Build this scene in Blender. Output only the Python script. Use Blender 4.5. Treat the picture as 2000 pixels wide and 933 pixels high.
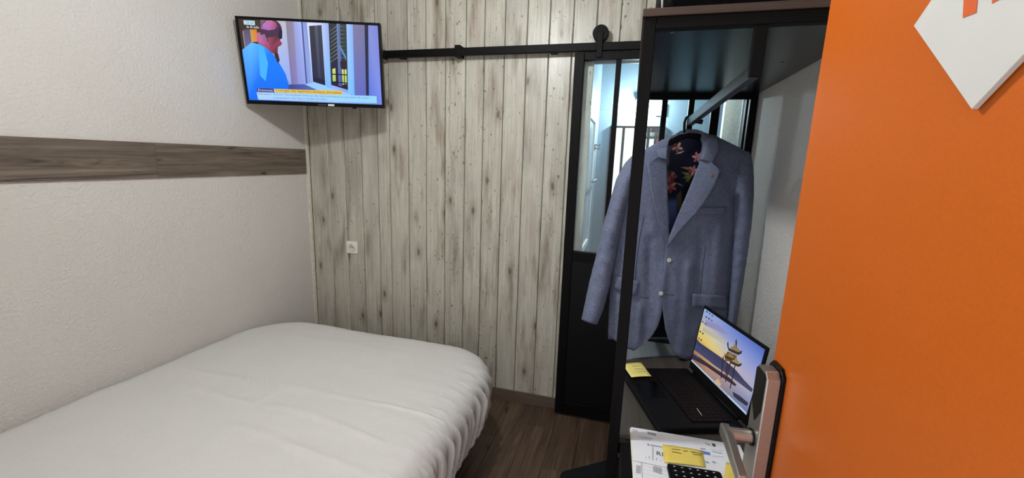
import bpy, bmesh, math, random
import numpy as np
from math import sin, cos, radians, pi, sqrt
from mathutils import Vector, Matrix, noise

for o in list(bpy.data.objects):
    bpy.data.objects.remove(o)
SC = bpy.context.scene
COL = SC.collection
random.seed(7)

# ------------------------------------------------------------------ camera
FPX, YAW, PITCH, ROLL = 823.52, -0.26653, -0.18514, 0.03395
CAM = np.array([2.06674, -2.37319, 1.50264])
def cam_axes():
    F = np.array([sin(YAW)*cos(PITCH), cos(YAW)*cos(PITCH), sin(PITCH)])
    R0 = np.array([cos(YAW), -sin(YAW), 0.0]); U0 = np.cross(R0, F)
    return cos(ROLL)*R0+sin(ROLL)*U0, -sin(ROLL)*R0+cos(ROLL)*U0, F
AR, AU, AF = cam_axes()
cd = bpy.data.cameras.new('camera'); cam = bpy.data.objects.new('camera', cd); COL.objects.link(cam)
M = Matrix([[AR[0], AU[0], -AF[0], CAM[0]], [AR[1], AU[1], -AF[1], CAM[1]], [AR[2], AU[2], -AF[2], CAM[2]], [0, 0, 0, 1]])
cam.matrix_world = M
cd.sensor_fit = 'HORIZONTAL'; cd.sensor_width = 36.0; cd.lens = FPX/2000*36.0
cd.clip_start = 0.02
SC.camera = cam
# ------------------------------------------------------------------ world, exposure, lights
w = bpy.data.worlds.new('world'); SC.world = w; w.use_nodes = True
w.node_tree.nodes['Background'].inputs[0].default_value = (0.98, 0.98, 1.0, 1)
w.node_tree.nodes['Background'].inputs[1].default_value = 1.7
SC.view_settings.view_transform = 'Standard'; SC.view_settings.look = 'None'
SC.view_settings.gamma = 1.0; SC.view_settings.use_curve_mapping = False
SC.view_settings.exposure = 0.0
LAMP_POS = (1.42, -1.40, 2.41); LAMP_W = 49.0; LAMP_COL = (0.95, 0.985, 1.0)
BATH_W = 5.0; BATH_FILL_W = 24.0; BATH_COL = (0.85, 0.94, 1.0)

def at(x, y, ax, val):
    """point of the place seen at photo pixel (x, y) on the plane axis ax = val"""
    r = AF + AR*(x-1000)/FPX - AU*(y-466.5)/FPX
    t = (val-CAM[ax])/r[ax]
    return Vector(CAM + t*r)

# ------------------------------------------------------------------ materials
def srgb(r, g, b):
    f = lambda c: (c/255)/12.92 if c/255 <= 0.04045 else ((c/255+0.055)/1.055)**2.4
    return (f(r), f(g), f(b), 1.0)
class NT:
    def __init__(s, name):
        s.m = bpy.data.materials.new(name); s.m.use_nodes = True
        s.t = s.m.node_tree; s.b = s.t.nodes['Principled BSDF']
    def n(s, typ, **kw):
        nd = s.t.nodes.new(typ)
        for k, v in kw.items():
            if k.startswith('i_'): nd.inputs[int(k[2:]) if k[2:].isdigit() else k[2:].replace('_', ' ')].default_value = v
            else: setattr(nd, k, v)
        return nd
    def l(s, a, b): s.t.links.new(a, b)
    def pos(s, scale=(1, 1, 1), rand=0.0):
        g = s.n('ShaderNodeNewGeometry'); mp = s.n('ShaderNodeMapping'); mp.inputs['Scale'].default_value = scale
        src = g.outputs['Position']
        if rand:
            oi = s.n('ShaderNodeObjectInfo'); mu = s.n('ShaderNodeVectorMath', operation='SCALE')
            cx = s.n('ShaderNodeCombineXYZ'); s.l(oi.outputs['Random'], cx.inputs[0]); s.l(oi.outputs['Random'], cx.inputs[1]); s.l(oi.outputs['Random'], cx.inputs[2])
            s.l(cx.outputs[0], mu.inputs[0]); mu.inputs['Scale'].default_value = rand
            ad = s.n('ShaderNodeVectorMath', operation='ADD'); s.l(src, ad.inputs[0]); s.l(mu.outputs[0], ad.inputs[1]); src = ad.outputs[0]
        s.l(src, mp.inputs['Vector']); return mp.outputs[0]
    def noise(s, vec, scale, detail=3, rough=0.55, dist=0.0):
        n = s.n('ShaderNodeTexNoise'); s.l(vec, n.inputs['Vector'])
        n.inputs['Scale'].default_value = scale; n.inputs['Detail'].default_value = detail
        n.inputs['Roughness'].default_value = rough; n.inputs['Distortion'].default_value = dist
        return n.outputs['Fac']
    def ramp(s, fac, stops):
        r = s.n('ShaderNodeValToRGB'); s.l(fac, r.inputs[0]); e = r.color_ramp.elements
        while len(e) > 1: e.remove(e[-1])
        e[0].position = stops[0][0]; e[0].color = stops[0][1]
        for p, c in stops[1:]:
            q = e.new(p); q.color = c
        return r.outputs['Color']
    def val(s, fac, a, b, c=0.0, d=1.0):
        r = s.n('ShaderNodeMapRange'); r.clamp = True; s.l(fac, r.inputs[0])
        for i, v in enumerate((a, b, c, d)): r.inputs[i+1].default_value = v
        return r.outputs[0]
    def mix(s, fac, a, b, mode='MIX'):
        m = s.n('ShaderNodeMix', data_type='RGBA', blend_type=mode)
        for i, v in ((0, fac), (6, a), (7, b)):
            if hasattr(v, 'is_linked') or hasattr(v, 'node'): s.l(v, m.inputs[i])
            else: m.inputs[i].default_value = v
        return m.outputs[2]
    def math(s, op, a, b):
        m = s.n('ShaderNodeMath', operation=op)
        for i, v in ((0, a), (1, b)):
            if hasattr(v, 'node'): s.l(v, m.inputs[i])
            else: m.inputs[i].default_value = v
        return m.outputs[0]
    def bump(s, h, strength, dist):
        b = s.n('ShaderNodeBump'); b.inputs['Strength'].default_value = strength; b.inputs['Distance'].default_value = dist
        s.l(h, b.inputs['Height']); s.l(b.outputs[0], s.b.inputs['Normal'])
    def base(s, c):
        if hasattr(c, 'node'): s.l(c, s.b.inputs['Base Color'])
        else: s.b.inputs['Base Color'].default_value = c
    def set(s, **kw):
        for k, v in kw.items(): s.b.inputs[k.replace('_', ' ')].default_value = v
        return s
def simple(name, col, rough=0.5, metal=0.0, spec=0.5, nscale=60, var=0.12, bump=0.0):
    t = NT(name); v = t.pos(); f = t.noise(v, nscale, 4)
    lo = tuple(c*(1-var) for c in col[:3])+(1,); hi = tuple(min(1, c*(1+var)) for c in col[:3])+(1,)
    t.base(t.ramp(f, [(0.3, lo), (0.7, hi)])); t.set(Roughness=rough, Metallic=metal, Specular_IOR_Level=spec)
    if bump: t.bump(f, bump, 0.002)
    return t.m
def m_plaster():
    t = NT('white_roughcast'); v = t.pos()
    big = t.noise(v, 1.3, 2); t.base(t.mix(t.val(big, .3, .7), srgb(216, 213, 208), srgb(210, 206, 200)))
    a = t.noise(v, 75, 3, .6); b = t.noise(v, 210, 2, .5); c = t.noise(v, 22, 2)
    h = t.math('ADD', t.val(a, .38, .66), t.math('MULTIPLY', b, .35)); h = t.math('ADD', h, t.math('MULTIPLY', c, .35))
    t.bump(h, .5, .0035); t.set(Roughness=.88, Specular_IOR_Level=.25); return t.m
def m_plank():
    t = NT('limed_plank'); v = t.pos((1, 1, 1), 9.0)
    def st(sx, sz):
        mp = t.n('ShaderNodeMapping'); mp.inputs['Scale'].default_value = (sx, 1, sz); t.l(v, mp.inputs[0]); return mp.outputs[0]
    patch = t.noise(st(3.2, .9), 1.6, 3, .6)
    c = t.ramp(patch, [(.30, srgb(170, 165, 154)), (.45, srgb(190, 186, 174)), (.56, srgb(199, 197, 183)), (.72, srgb(186, 176, 164))])
    gr = t.noise(st(85, 2.2), 1.0, 5, .65, .3)
    c = t.mix(t.val(gr, .42, .70, 0, .45), c, srgb(129, 120, 106))
    fine = t.noise(st(300, 14), 1.0, 2); c = t.mix(t.val(fine, .5, .75, 0, .28), c, srgb(104, 96, 84))
    # brown stains with a vertical drift
    s1 = t.noise(st(16, 2.6), 1.0, 3, .55); c = t.mix(t.val(s1, .54, .74, 0, .75), c, srgb(118, 101, 84))
    # knots
    vo = t.n('ShaderNodeTexVoronoi', voronoi_dimensions='2D'); sp = t.n('ShaderNodeSeparateXYZ'); t.l(v, sp.inputs[0])
    cb = t.n('ShaderNodeCombineXYZ'); wob = t.noise(st(30, 20), 1.0, 2)
    t.l(t.math('ADD', t.math('MULTIPLY', sp.outputs[0], 4.3), t.math('MULTIPLY', wob, .05)), cb.inputs[0]); t.l(t.math('MULTIPLY', sp.outputs[2], 1.75), cb.inputs[1])
    t.l(cb.outputs[0], vo.inputs['Vector']); vo.inputs['Scale'].default_value = 1.0
    kd = vo.outputs['Distance']
    c = t.mix(t.math('MULTIPLY', t.val(kd, .04, .15, 1, 0), .5), c, srgb(120, 106, 90))
    c = t.mix(t.math('MULTIPLY', t.val(kd, .022, .05, 1, 0), .75), c, srgb(84, 72, 60))
    # dark pin specks
    sk = t.noise(st(95, 34), 1.0, 1, .4); c = t.mix(t.val(sk, .715, .755, 0, .8), c, srgb(70, 62, 54))
    sk2 = t.noise(st(150, 150), 1.0, 0); c = t.mix(t.val(sk2, .80, .83, 0, .8), c, srgb(56, 50, 44))
    t.base(c); t.bump(t.math('ADD', gr, t.math('MULTIPLY', fine, .5)), .18, .002)
    t.set(Roughness=.33, Specular_IOR_Level=.5); return t.m
def m_wood(name, dark, mid, light, along, rough=.5, rand=5.0, gscale=1.0, pv=0.0):
    t = NT(name); v = t.pos((1, 1, 1), rand)
    def st(a, l):
        mp = t.n('ShaderNodeMapping'); sc = [a*gscale]*3; sc[along] = l*gscale; mp.inputs['Scale'].default_value = sc; t.l(v, mp.inputs[0]); return mp.outputs[0]
    a = t.noise(st(28, 1.6), 1.0, 5, .62, 1.2); b = t.noise(st(130, 5), 1.0, 3, .6); p = t.noise(st(4, 1.2), 1.0, 2)
    c = t.ramp(a, [(.28, dark), (.48, mid), (.70, light)])
    c = t.mix(t.val(b, .45, .75, 0, .5), c, dark); c = t.mix(t.val(p, .4, .65, 0, .45), c, mid)
    k = t.noise(st(14, 6), 1.0, 1); c = t.mix(t.val(k, .69, .76, 0, .8), c, tuple(x*.45 for x in dark[:3])+(1,))
    if pv:
        oi = t.n('ShaderNodeObjectInfo'); sc = t.val(oi.outputs['Random'], 0, 1, 1-pv, 1+pv); mu = t.n('ShaderNodeVectorMath', operation='SCALE'); t.l(c, mu.inputs[0]); t.l(sc, mu.inputs['Scale']); c = mu.outputs[0]
    t.base(c); t.bump(t.math('ADD', a, b), .15, .002); t.set(Roughness=rough); return t.m
def m_cloth(name, c1, c2, rough=.9, weave=900, bump=.25, sheen=.15):
    t = NT(name); v = t.pos()
    wx = t.noise(t.pos((weave, weave*.25, weave*.12)), 1.0, 1); wz = t.noise(t.pos((weave*.12, weave*.25, weave)), 1.0, 1)
    f = t.math('ADD', t.math('MULTIPLY', wx, .5), t.math('MULTIPLY', wz, .5)); big = t.noise(v, 12, 3)
    f2 = t.math('ADD', t.math('MULTIPLY', f, .8), t.math('MULTIPLY', big, .25))
    t.base(t.ramp(f2, [(.38, c1), (.68, c2)])); t.bump(f, bump, .001); t.set(Roughness=rough, Sheen_Weight=sheen, Specular_IOR_Level=.2); return t.m
def m_attr(name, emis=0.0, rough=.6):
    t = NT(name); a = t.n('ShaderNodeAttribute'); a.attribute_name = 'Col'
    if emis:
        t.base((0.004, 0.004, 0.005, 1)); t.l(a.outputs['Color'], t.b.inputs['Emission Color']); t.b.inputs['Emission Strength'].default_value = emis
        t.set(Roughness=.25, Specular_IOR_Level=.3)
    else:
        t.base(a.outputs['Color']); t.set(Roughness=rough)
    return t.m
def m_emit(name, col, s):
    t = NT(name); t.set(Emission_Color=col, Emission_Strength=s); t.base(col); return t.m
def m_glass():
    t = NT('clear_glass'); t.t.nodes.remove(t.b); out = t.t.nodes['Material Output']
    tr = t.n('ShaderNodeBsdfTransparent'); tr.inputs[0].default_value = (.94, .98, .98, 1); gl = t.n('ShaderNodeBsdfGlossy'); gl.inputs['Roughness'].default_value = .02
    fr = t.n('ShaderNodeFresnel'); fr.inputs[0].default_value = 1.45; mx = t.n('ShaderNodeMixShader')
    t.l(fr.outputs[0], mx.inputs[0]); t.l(tr.outputs[0], mx.inputs[1]); t.l(gl.outputs[0], mx.inputs[2]); t.l(mx.outputs[0], out.inputs[0]); return t.m
def m_orange():
    t = NT('orange_door_laminate'); v = t.pos(); f = t.noise(v, 260, 2); g = t.noise(v, 3, 2)
    c = t.mix(t.val(f, .3, .7), srgb(184, 87, 9), srgb(190, 93, 12)); t.base(t.mix(t.val(g, .3, .7, 0, .3), c, srgb(180, 83, 9)))
    t.bump(f, .05, .0004); t.set(Roughness=.36, Specular_IOR_Level=.4); return t.m
def m_linen():
    t = NT('blue_grey_linen')
    a = t.noise(t.pos((1100, 400, 60)), 1.0, 2, .6); b = t.noise(t.pos((60, 60, 1100)), 1.0, 2, .6); big = t.noise(t.pos(), 14, 3)
    f = t.math('ADD', t.math('MULTIPLY', a, .45), t.math('ADD', t.math('MULTIPLY', b, .4), t.math('MULTIPLY', big, .15)))
    t.base(t.ramp(f, [(.38, srgb(80, 86, 109)), (.5, srgb(100, 107, 131)), (.62, srgb(122, 129, 152))]))
    cr = t.noise(t.pos((26, 26, 34)), 1.0, 4, .6, .9); t.bump(t.math('ADD', t.math('MULTIPLY', f, .12), cr), .4, .005)
    t.set(Roughness=.92, Specular_IOR_Level=.15, Sheen_Weight=.04); return t.m
MAT = dict(
    plaster=m_plaster(), plank=m_plank(),
    band=m_wood('weathered_board', srgb(46, 39, 33), srgb(103, 91, 79), srgb(136, 122, 108), 1, .6, 5, 1.25),
    floor=m_wood('dark_oak_floor', srgb(38, 29, 23), srgb(82, 63, 49), srgb(118, 94, 74), 1, .5, 5, 1.0, .28),
    skirting=m_wood('brown_skirting', srgb(62, 50, 42), srgb(92, 78, 66), srgb(110, 95, 80), 0, .55),
    slab=m_wood('walnut_edge', srgb(38, 27, 23), srgb(66, 47, 39), srgb(86, 64, 54), 0, .6, 5, .6),
    desk=m_wood('grey_brown_desk', srgb(40, 37, 34), srgb(70, 65, 60), srgb(90, 85, 80), 1, .45, 3, .5),
    under=simple('dark_underside', srgb(27, 27, 31), .27, 0, .5, 30, .1),
    black=simple('black_metal', srgb(8, 7, 7), .55, 0, .12), softblack=simple('black_plastic', srgb(7, 7, 8), .5, 0, .2),
    matte=simple('black_fabric', srgb(13, 14, 17), .85, 0, .1, 400, .3, .3),
    cream=simple('cream_trim', srgb(218, 212, 196), .6), white=simple('white_plastic', srgb(232, 230, 224), .4, 0, .5, 20, .03),
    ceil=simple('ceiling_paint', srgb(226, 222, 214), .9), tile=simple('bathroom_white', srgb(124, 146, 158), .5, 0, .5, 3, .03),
    duvet=m_cloth('white_duvet_cotton', srgb(210, 209, 206), srgb(217, 216, 213), .85, 700, .06, .1),
    jacket=m_linen(),
    lining=m_attr('floral_lining', 0, .45), print_=m_attr('printed_paper', 0, .7), screen_tv=m_attr('tv_picture', 1.0), screen_lap=m_attr('laptop_picture', .85),
    steel=simple('brushed_steel', srgb(176, 170, 164), .34, .9, .5, 200, .06), greysteel=simple('grey_steel', srgb(120, 124, 130), .4, .6),
    glass=m_glass(), orange=m_orange(), gloss=simple('gloss_black', srgb(6, 6, 7), .18, 0, .2), key=simple('black_key', srgb(9, 7, 8), .55, 0, .2),
    redglow=m_emit('red_key_light', (0.5, 0.015, 0.02, 1), .035), yellow=simple('yellow_note_paper', srgb(236, 222, 134), .8, 0, .3, 40, .03),
    yellow2=simple('amber_note_paper', srgb(232, 208, 104), .8, 0, .3, 40, .03),
    button=simple('pale_shell_button', srgb(196, 190, 178), .3), thread=simple('dark_thread', srgb(50, 54, 70), .8),
    lampglass=m_emit('lamp_diffuser', (1, .95, .88, 1), 3.0), bathglass=m_emit('bath_diffuser', (.85, .94, 1, 1), 4.0),
    orange_in=simple('orange_cutout', srgb(200, 84, 16), .5), sign=simple('white_sign_plate', srgb(198, 197, 192), .45, 0, .4, 8, .03),
    mirror=simple('mirror_glass', (.9, .93, .93, 1), .02, 1.0, .5, 1, .0), brass=simple('copper_pin', srgb(190, 130, 100), .3, .8),
)

# ------------------------------------------------------------------ mesh helpers
def world_origin(o):
    v = Vector((0, 0, 0))
    while o is not None: v += o.location; o = o.parent
    return v
def tag(o, label=None, cat=None, group=None, kind=None):
    if label: o['label'] = label
    if cat: o['category'] = cat
    if group: o['group'] = group
    if kind: o['kind'] = kind
    return o
def thing(name, label, cat, loc, group=None):
    o = bpy.data.objects.new(name, None); COL.objects.link(o); o.location = loc; o.empty_display_size = .05
    return tag(o, label, cat, group)
class MB:
    def __init__(s): s.v = []; s.f = []; s.col = []
    def add(s, vs, fs):
        k = len(s.v); s.v += [Vector(v) for v in vs]; s.f += [[i+k for i in f] for f in fs]; return s
    def box(s, x0, x1, y0, y1, z0, z1):
        return s.add([(x0, y0, z0), (x1, y0, z0), (x1, y1, z0), (x0, y1, z0), (x0, y0, z1), (x1, y0, z1), (x1, y1, z1), (x0, y1, z1)],
                     [(3, 2, 1, 0), (4, 5, 6, 7), (0, 1, 5, 4), (1, 2, 6, 5), (2, 3, 7, 6), (3, 0, 4, 7)])
    def obox(s, c, a, b, d):
        c, a, b, d = map(Vector, (c, a, b, d))
        return s.add([c-a-b-d, c+a-b-d, c+a+b-d, c-a+b-d, c-a-b+d, c+a-b+d, c+a+b+d, c-a+b+d],
                     [(3, 2, 1, 0), (4, 5, 6, 7), (0, 1, 5, 4), (1, 2, 6, 5), (2, 3, 7, 6), (3, 0, 4, 7)])
    def beam(s, p, q, w, h, up=(0, 0, 1)):
        p, q = Vector(p), Vector(q); d = (q-p); n = d.normalized(); sd = n.cross(Vector(up)).normalized(); u = sd.cross(n)
        return s.obox((p+q)/2, d/2, sd*w/2, u*h/2)
    def tube(s, pts, r, seg=10, cap=True):
        pts = [Vector(p) for p in pts]; n = len(pts); rs = r if isinstance(r, (list, tuple)) else [r]*n
        base = len(s.v); ref = None
        for i, p in enumerate(pts):
            t = (pts[min(i+1, n-1)]-pts[max(i-1, 0)]).normalized()
            if ref is None: ref = t.orthogonal().normalized()
            ref = (ref - t*ref.dot(t)).normalized(); b = t.cross(ref)
            for k in range(seg):
                a = 2*pi*k/seg; s.v.append(p+(ref*cos(a)+b*sin(a))*rs[i])
        for i in range(n-1):
            for k in range(seg):
                k2 = (k+1) % seg; s.f.append([base+i*seg+k, base+i*seg+k2, base+(i+1)*seg+k2, base+(i+1)*seg+k])
        if cap:
            s.f.append([base+k for k in range(seg)][::-1]); s.f.append([base+(n-1)*seg+k for k in range(seg)])
        return s
    def prism(s, poly, ex):
        n = len(poly); ex = Vector(ex); p = [Vector(q) for q in poly]
        return s.add(p+[q+ex for q in p], [list(range(n))[::-1], list(range(n, 2*n))]+[[i, (i+1) % n, n+(i+1) % n, n+i] for i in range(n)])
    def grid(s, fn, nu, nv):
        k = len(s.v)
        for j in range(nv+1):
            for i in range(nu+1): s.v.append(Vector(fn(i/nu, j/nv)))
        for j in range(nv):
            for i in range(nu):
                a = k+j*(nu+1)+i; s.f.append([a, a+1, a+nu+2, a+nu+1])
        return s
    def build(s, name, mat, parent=None, smooth=False, bevel=0, solid=0, kind=None, recalc=True, soff=0, sub=0):
        me = bpy.data.meshes.new(name)
        if parent is not None: org = world_origin(parent)
        else:
            xs = [v.x for v in s.v]; ys = [v.y for v in s.v]; zs = [v.z for v in s.v]
            org = Vector(((min(xs)+max(xs))/2, (min(ys)+max(ys))/2, min(zs)))
        me.from_pydata([tuple(v-org) for v in s.v], [], s.f)
        if s.col:
            at_ = me.color_attributes.new('Col', 'FLOAT_COLOR', 'POINT')
            at_.data.foreach_set('color', np.array(s.col, dtype=np.float32).ravel())
        if recalc and not s.col:
            bm = bmesh.new(); bm.from_mesh(me); bmesh.ops.recalc_face_normals(bm, faces=bm.faces); bm.to_mesh(me); bm.free()
        if smooth: me.shade_smooth()
        me.materials.append(MAT[mat] if isinstance(mat, str) else mat)
        o = bpy.data.objects.new(name, me); COL.objects.link(o)
        if parent is not None: o.parent = parent
        else: o.location = org
        if sub: md = o.modifiers.new('sub', 'SUBSURF'); md.levels = sub; md.render_levels = sub
        if solid: md = o.modifiers.new('thick', 'SOLIDIFY'); md.thickness = solid; md.offset = soff
        if bevel: md = o.modifiers.new('bevel', 'BEVEL'); md.width = bevel; md.segments = 2; md.limit_method = 'ANGLE'; md.angle_limit = radians(40)
        if kind: o['kind'] = kind
        return o
def box(name, mat, b, parent=None, bevel=0, **k): return MB().box(*b).build(name, mat, parent, bevel=bevel, **k)
def struct(o, label, cat): return tag(o, label, cat, kind='structure')
def disc(c, n, r, seg=20):
    c, n = Vector(c), Vector(n).normalized(); a = n.orthogonal().normalized(); b = n.cross(a)
    return [c+(a*cos(2*pi*k/seg)+b*sin(2*pi*k/seg))*r for k in range(seg)]
def lerp(a, b, t): return a+(b-a)*t
def text_mesh(body, size=1.0, font=None):
    cu = bpy.data.curves.new('t', 'FONT'); cu.body = body; cu.size = size; cu.resolution_u = 2
    ob = bpy.data.objects.new('t', cu); me = bpy.data.meshes.new_from_object(ob)
    vs = [(v.co.x, v.co.y) for v in me.vertices]; fs = [list(p.vertices) for p in me.polygons]
    bpy.data.objects.remove(ob); bpy.data.curves.remove(cu); bpy.data.meshes.remove(me); return vs, fs
class Paint(MB):
    """flat print: coloured polygons, each layer a hair above the last; fn(x, y, layer) -> point"""
    def __init__(s, fn): super().__init__(); s.fn = fn; s.L = 0
    def poly(s, pts, c, layer=None):
        if layer is None: s.L += 1; layer = s.L
        k = len(s.v); cs = c if isinstance(c, list) else [c]*len(pts)
        s.v += [Vector(s.fn(x, y, layer)) for x, y in pts]; s.col += [srgb(*q) for q in cs]; s.f.append(list(range(k, k+len(pts)))); return s
    def gradgrid(s, quad, ctrl, nu=24, nv=16):
        s.L += 1; k = len(s.v); A = np.array(ctrl, float); R, C = A.shape[:2]
        for j in range(nv+1):
            for i in range(nu+1):
                u, v = i/nu, j/nv
                x = lerp(lerp(quad[0][0], quad[1][0], u), lerp(quad[3][0], quad[2][0], u), v); y = lerp(lerp(quad[0][1], quad[1][1], u), lerp(quad[3][1], quad[2][1], u), v)
                cu, cv = u*(C-1), v*(R-1); a, b = min(int(cu), C-2), min(int(cv), R-2); fu, fv = cu-a, cv-b
                col = (A[b, a]*(1-fu)+A[b, a+1]*fu)*(1-fv)+(A[b+1, a]*(1-fu)+A[b+1, a+1]*fu)*fv
                s.v.append(Vector(s.fn(x, y, s.L))); s.col.append(srgb(*col))
        for j in range(nv):
            for i in range(nu):
                a = k+j*(nu+1)+i; s.f.append([a, a+1, a+nu+2, a+nu+1])
        return s
    def text(s, body, p0, p1, h, c, stretch=True):
        """text from p0 to p1 (baseline), letter height h along the perpendicular (downwards picture y)"""
        vs, fs = text_mesh(body); s.L += 1; wd = max(v[0] for v in vs); dx, dy = p1[0]-p0[0], p1[1]-p0[1]; k = len(s.v)
        for x, y in vs:
            t = x/wd; s.v.append(Vector(s.fn(p0[0]+dx*t, p0[1]+dy*t-y*h, s.L))); s.col.append(srgb(*c))
        s.f += [[i+k for i in f] for f in fs]; return s
def homography(src, dst):
    A = []
    for (x, y), (u, v) in zip(src, dst):
        A.append([x, y, 1, 0, 0, 0, -u*x, -u*y, -u]); A.append([0, 0, 0, x, y, 1, -v*x, -v*y, -v])
    H = np.linalg.svd(np.array(A))[2][-1].reshape(3, 3)
    def f(x, y):
        q = H @ np.array([x, y, 1.0]); return q[0]/q[2], q[1]/q[2]
    return f

# ================================================================== THE ROOM
W, YF, CH = 2.61, -2.42, 2.5
fl = struct(box('floor', simple('screed', srgb(40, 32, 26), .9), (-.1, W+.1, YF-.6, .0, -.05, -.012)), 'dark brown wood plank floor', 'floor')
pm = None; pw, pl_ = .148, 1.05
off = [.1, .62, .35, .85, .2, .5, .75]
for i in range(18):
    x0 = -.02+i*pw; y = 0.0-off[i % 7]*pl_+.0
    segs = []; top = -.0
    ys = [0.0]; yy = -off[i % 7]*pl_
    while yy > YF: ys.append(yy); yy -= pl_
    ys.append(YF)
    for a, b in zip(ys[:-1], ys[1:]):
        if a-b < .03: continue
        MB().box(x0+.0008, min(x0+pw-.0008, W), b+.0008, a-.0008, -.012, 0.0).build('floor_plank', 'floor', fl, bevel=.0012)
struct(box('ceiling', 'ceil', (-.1, W+.1, YF-.15, .09, CH, CH+.08)), 'plain white painted ceiling of the bedroom', 'ceiling')
wl = struct(box('wall_left', 'plaster', (-.1, 0, YF-.15, .0, -.05, CH)), 'white roughcast wall along the bed', 'wall')
struct(box('wall_right', 'plaster', (W, W+.1, YF-.15, .09, -.05, CH)), 'white roughcast wall behind desk and jacket', 'wall')
OX0, OX1, OZ = 1.80, 2.585, 2.03
wb = MB(); wb.box(-.1, OX0, .008, .084, -.05, CH); wb.box(OX0, OX1, .008, .084, OZ, CH); wb.box(OX1, W, .008, .084, -.05, CH)
wb = struct(wb.build('wall_back', simple('groove_backing', srgb(58, 51, 44), .9)), 'back wall clad in pale limed vertical planks', 'wall')
edges = [.012, .159, .28, .406, .525, .609, .74, .86, .984, 1.11, 1.221, 1.339, 1.465, 1.588, 1.713, 1.835, 1.955, 2.075, 2.2, 2.32, 2.45, 2.575, 2.609]
for a, b in zip(edges[:-1], edges[1:]):
    z0 = 0.0 if b <= 1.84 else (OZ+.012 if a < 2.6 else 0)
    if a >= 2.44: z0 = OZ+.03
    g = .0032; c = .0040; x0, x1 = a+g/2, b-g/2
    MB().prism([(x0, .008, z0), (x0, c, z0), (x0+c, 0, z0), (x1-c, 0, z0), (x1, c, z0), (x1, .008, z0)], (0, 0, CH-z0)).build('plank', 'plank', wb)
fw = MB(); fw.box(-.1, 1.50, YF-.15, YF, -.05, CH); fw.box(2.44, W, YF-.15, YF, -.05, CH); fw.box(1.50, 2.44, YF-.15, YF, 2.06, CH)
struct(fw.build('wall_front', 'plaster'), 'white entrance wall with the doorway', 'wall')
struct(box('baseboard_back', 'skirting', (.0, 1.735, -.012, .0, .0, .072), bevel=.002), 'brown wood skirting under the plank wall', 'skirting')
struct(box('trim_1', 'cream', (.0, .014, -.022, .0, .0, CH), bevel=.002), 'narrow cream corner strip beside the planks', 'trim')
# wooden band on the left wall
BJ = at(305, 312, 0, 0.01).y
tb = struct(box('trim_2', 'band', (.0, .004, YF, -.03, 1.372, 1.524)), 'weathered brown wooden band along the white wall', 'trim')
for a, b in ((BJ+.0006, -.032), (BJ-1.1, BJ-.0002), (YF, BJ-1.1006)):
    MB().box(.004, .012, a, b, 1.371, 1.525).build('board', 'band', tb, bevel=.001)

# ---- ceiling lamp (gives the room its light)
t = thing('ceiling_lamp', 'round white ceiling lamp above the bed edge', 'lamp', (LAMP_POS[0], LAMP_POS[1], 2.45))
MB().tube([(LAMP_POS[0], LAMP_POS[1], 2.5), (LAMP_POS[0], LAMP_POS[1], 2.462)], .10, 32).build('lamp_base', 'white', t, smooth=False)
MB().tube([(LAMP_POS[0], LAMP_POS[1], 2.462), (LAMP_POS[0], LAMP_POS[1], 2.45)], [.085, .075], 32).build('diffuser', 'lampglass', t)
def area(name, loc, size, watts, col, parent=None):
    l = bpy.data.lights.new(name, 'AREA'); l.shape = 'DISK'; l.size = size; l.energy = watts; l.color = col[:3]; l.spread = pi
    o = bpy.data.objects.new(name, l); COL.objects.link(o)
    if parent is not None: o.parent = parent; o.location = Vector(loc)-world_origin(parent)
    else: o.location = loc
    return o
ll = bpy.data.lights.new('lamp_light', 'POINT'); ll.energy = LAMP_W; ll.color = LAMP_COL; ll.shadow_soft_size = .05
lo = bpy.data.objects.new('lamp_light', ll); COL.objects.link(lo); lo.parent = t; lo.location = Vector(LAMP_POS)-world_origin(t)

# ---- bathroom behind the glass
BX0, BX1, BY1, BH = 1.795, 2.95, 1.05, 2.36
bw = MB(); bw.box(BX0-.06, BX0, .09, BY1+.06, -.05, BH); bw.box(BX1, BX1+.06, .09, BY1+.06, -.05, BH); bw.box(BX0-.06, BX1+.06, BY1, BY1+.06, -.05, BH)
bw.box(W, BX1, .085, .10, -.05, BH); bw.box(BX0-.06, OX1, .085, .095, OZ, BH); bw.box(OX1, W, .085, .095, -.05, BH)
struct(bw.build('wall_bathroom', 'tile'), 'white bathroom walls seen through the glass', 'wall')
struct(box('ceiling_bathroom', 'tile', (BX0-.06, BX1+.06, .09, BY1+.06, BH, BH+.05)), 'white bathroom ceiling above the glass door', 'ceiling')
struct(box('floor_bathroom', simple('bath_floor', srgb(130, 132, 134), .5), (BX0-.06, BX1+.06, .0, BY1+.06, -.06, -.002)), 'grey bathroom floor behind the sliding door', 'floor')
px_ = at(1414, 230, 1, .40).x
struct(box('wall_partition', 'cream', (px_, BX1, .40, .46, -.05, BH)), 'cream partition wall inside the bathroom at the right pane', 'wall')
t = thing('bathroom_lamp', 'cool white round lamp on the bathroom ceiling', 'lamp', (2.30, .24, BH-.04))
MB().tube([(2.30, .24, BH), (2.30, .24, BH-.03)], .13, 32).build('lamp_base', 'white', t); MB().tube([(2.30, .24, BH-.03), (2.30, .24, BH-.04)], .115, 32).build('diffuser', 'bathglass', t)
area('bath_light', (2.30, .24, BH-.05), .24, BATH_W, BATH_COL, t)
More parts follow.
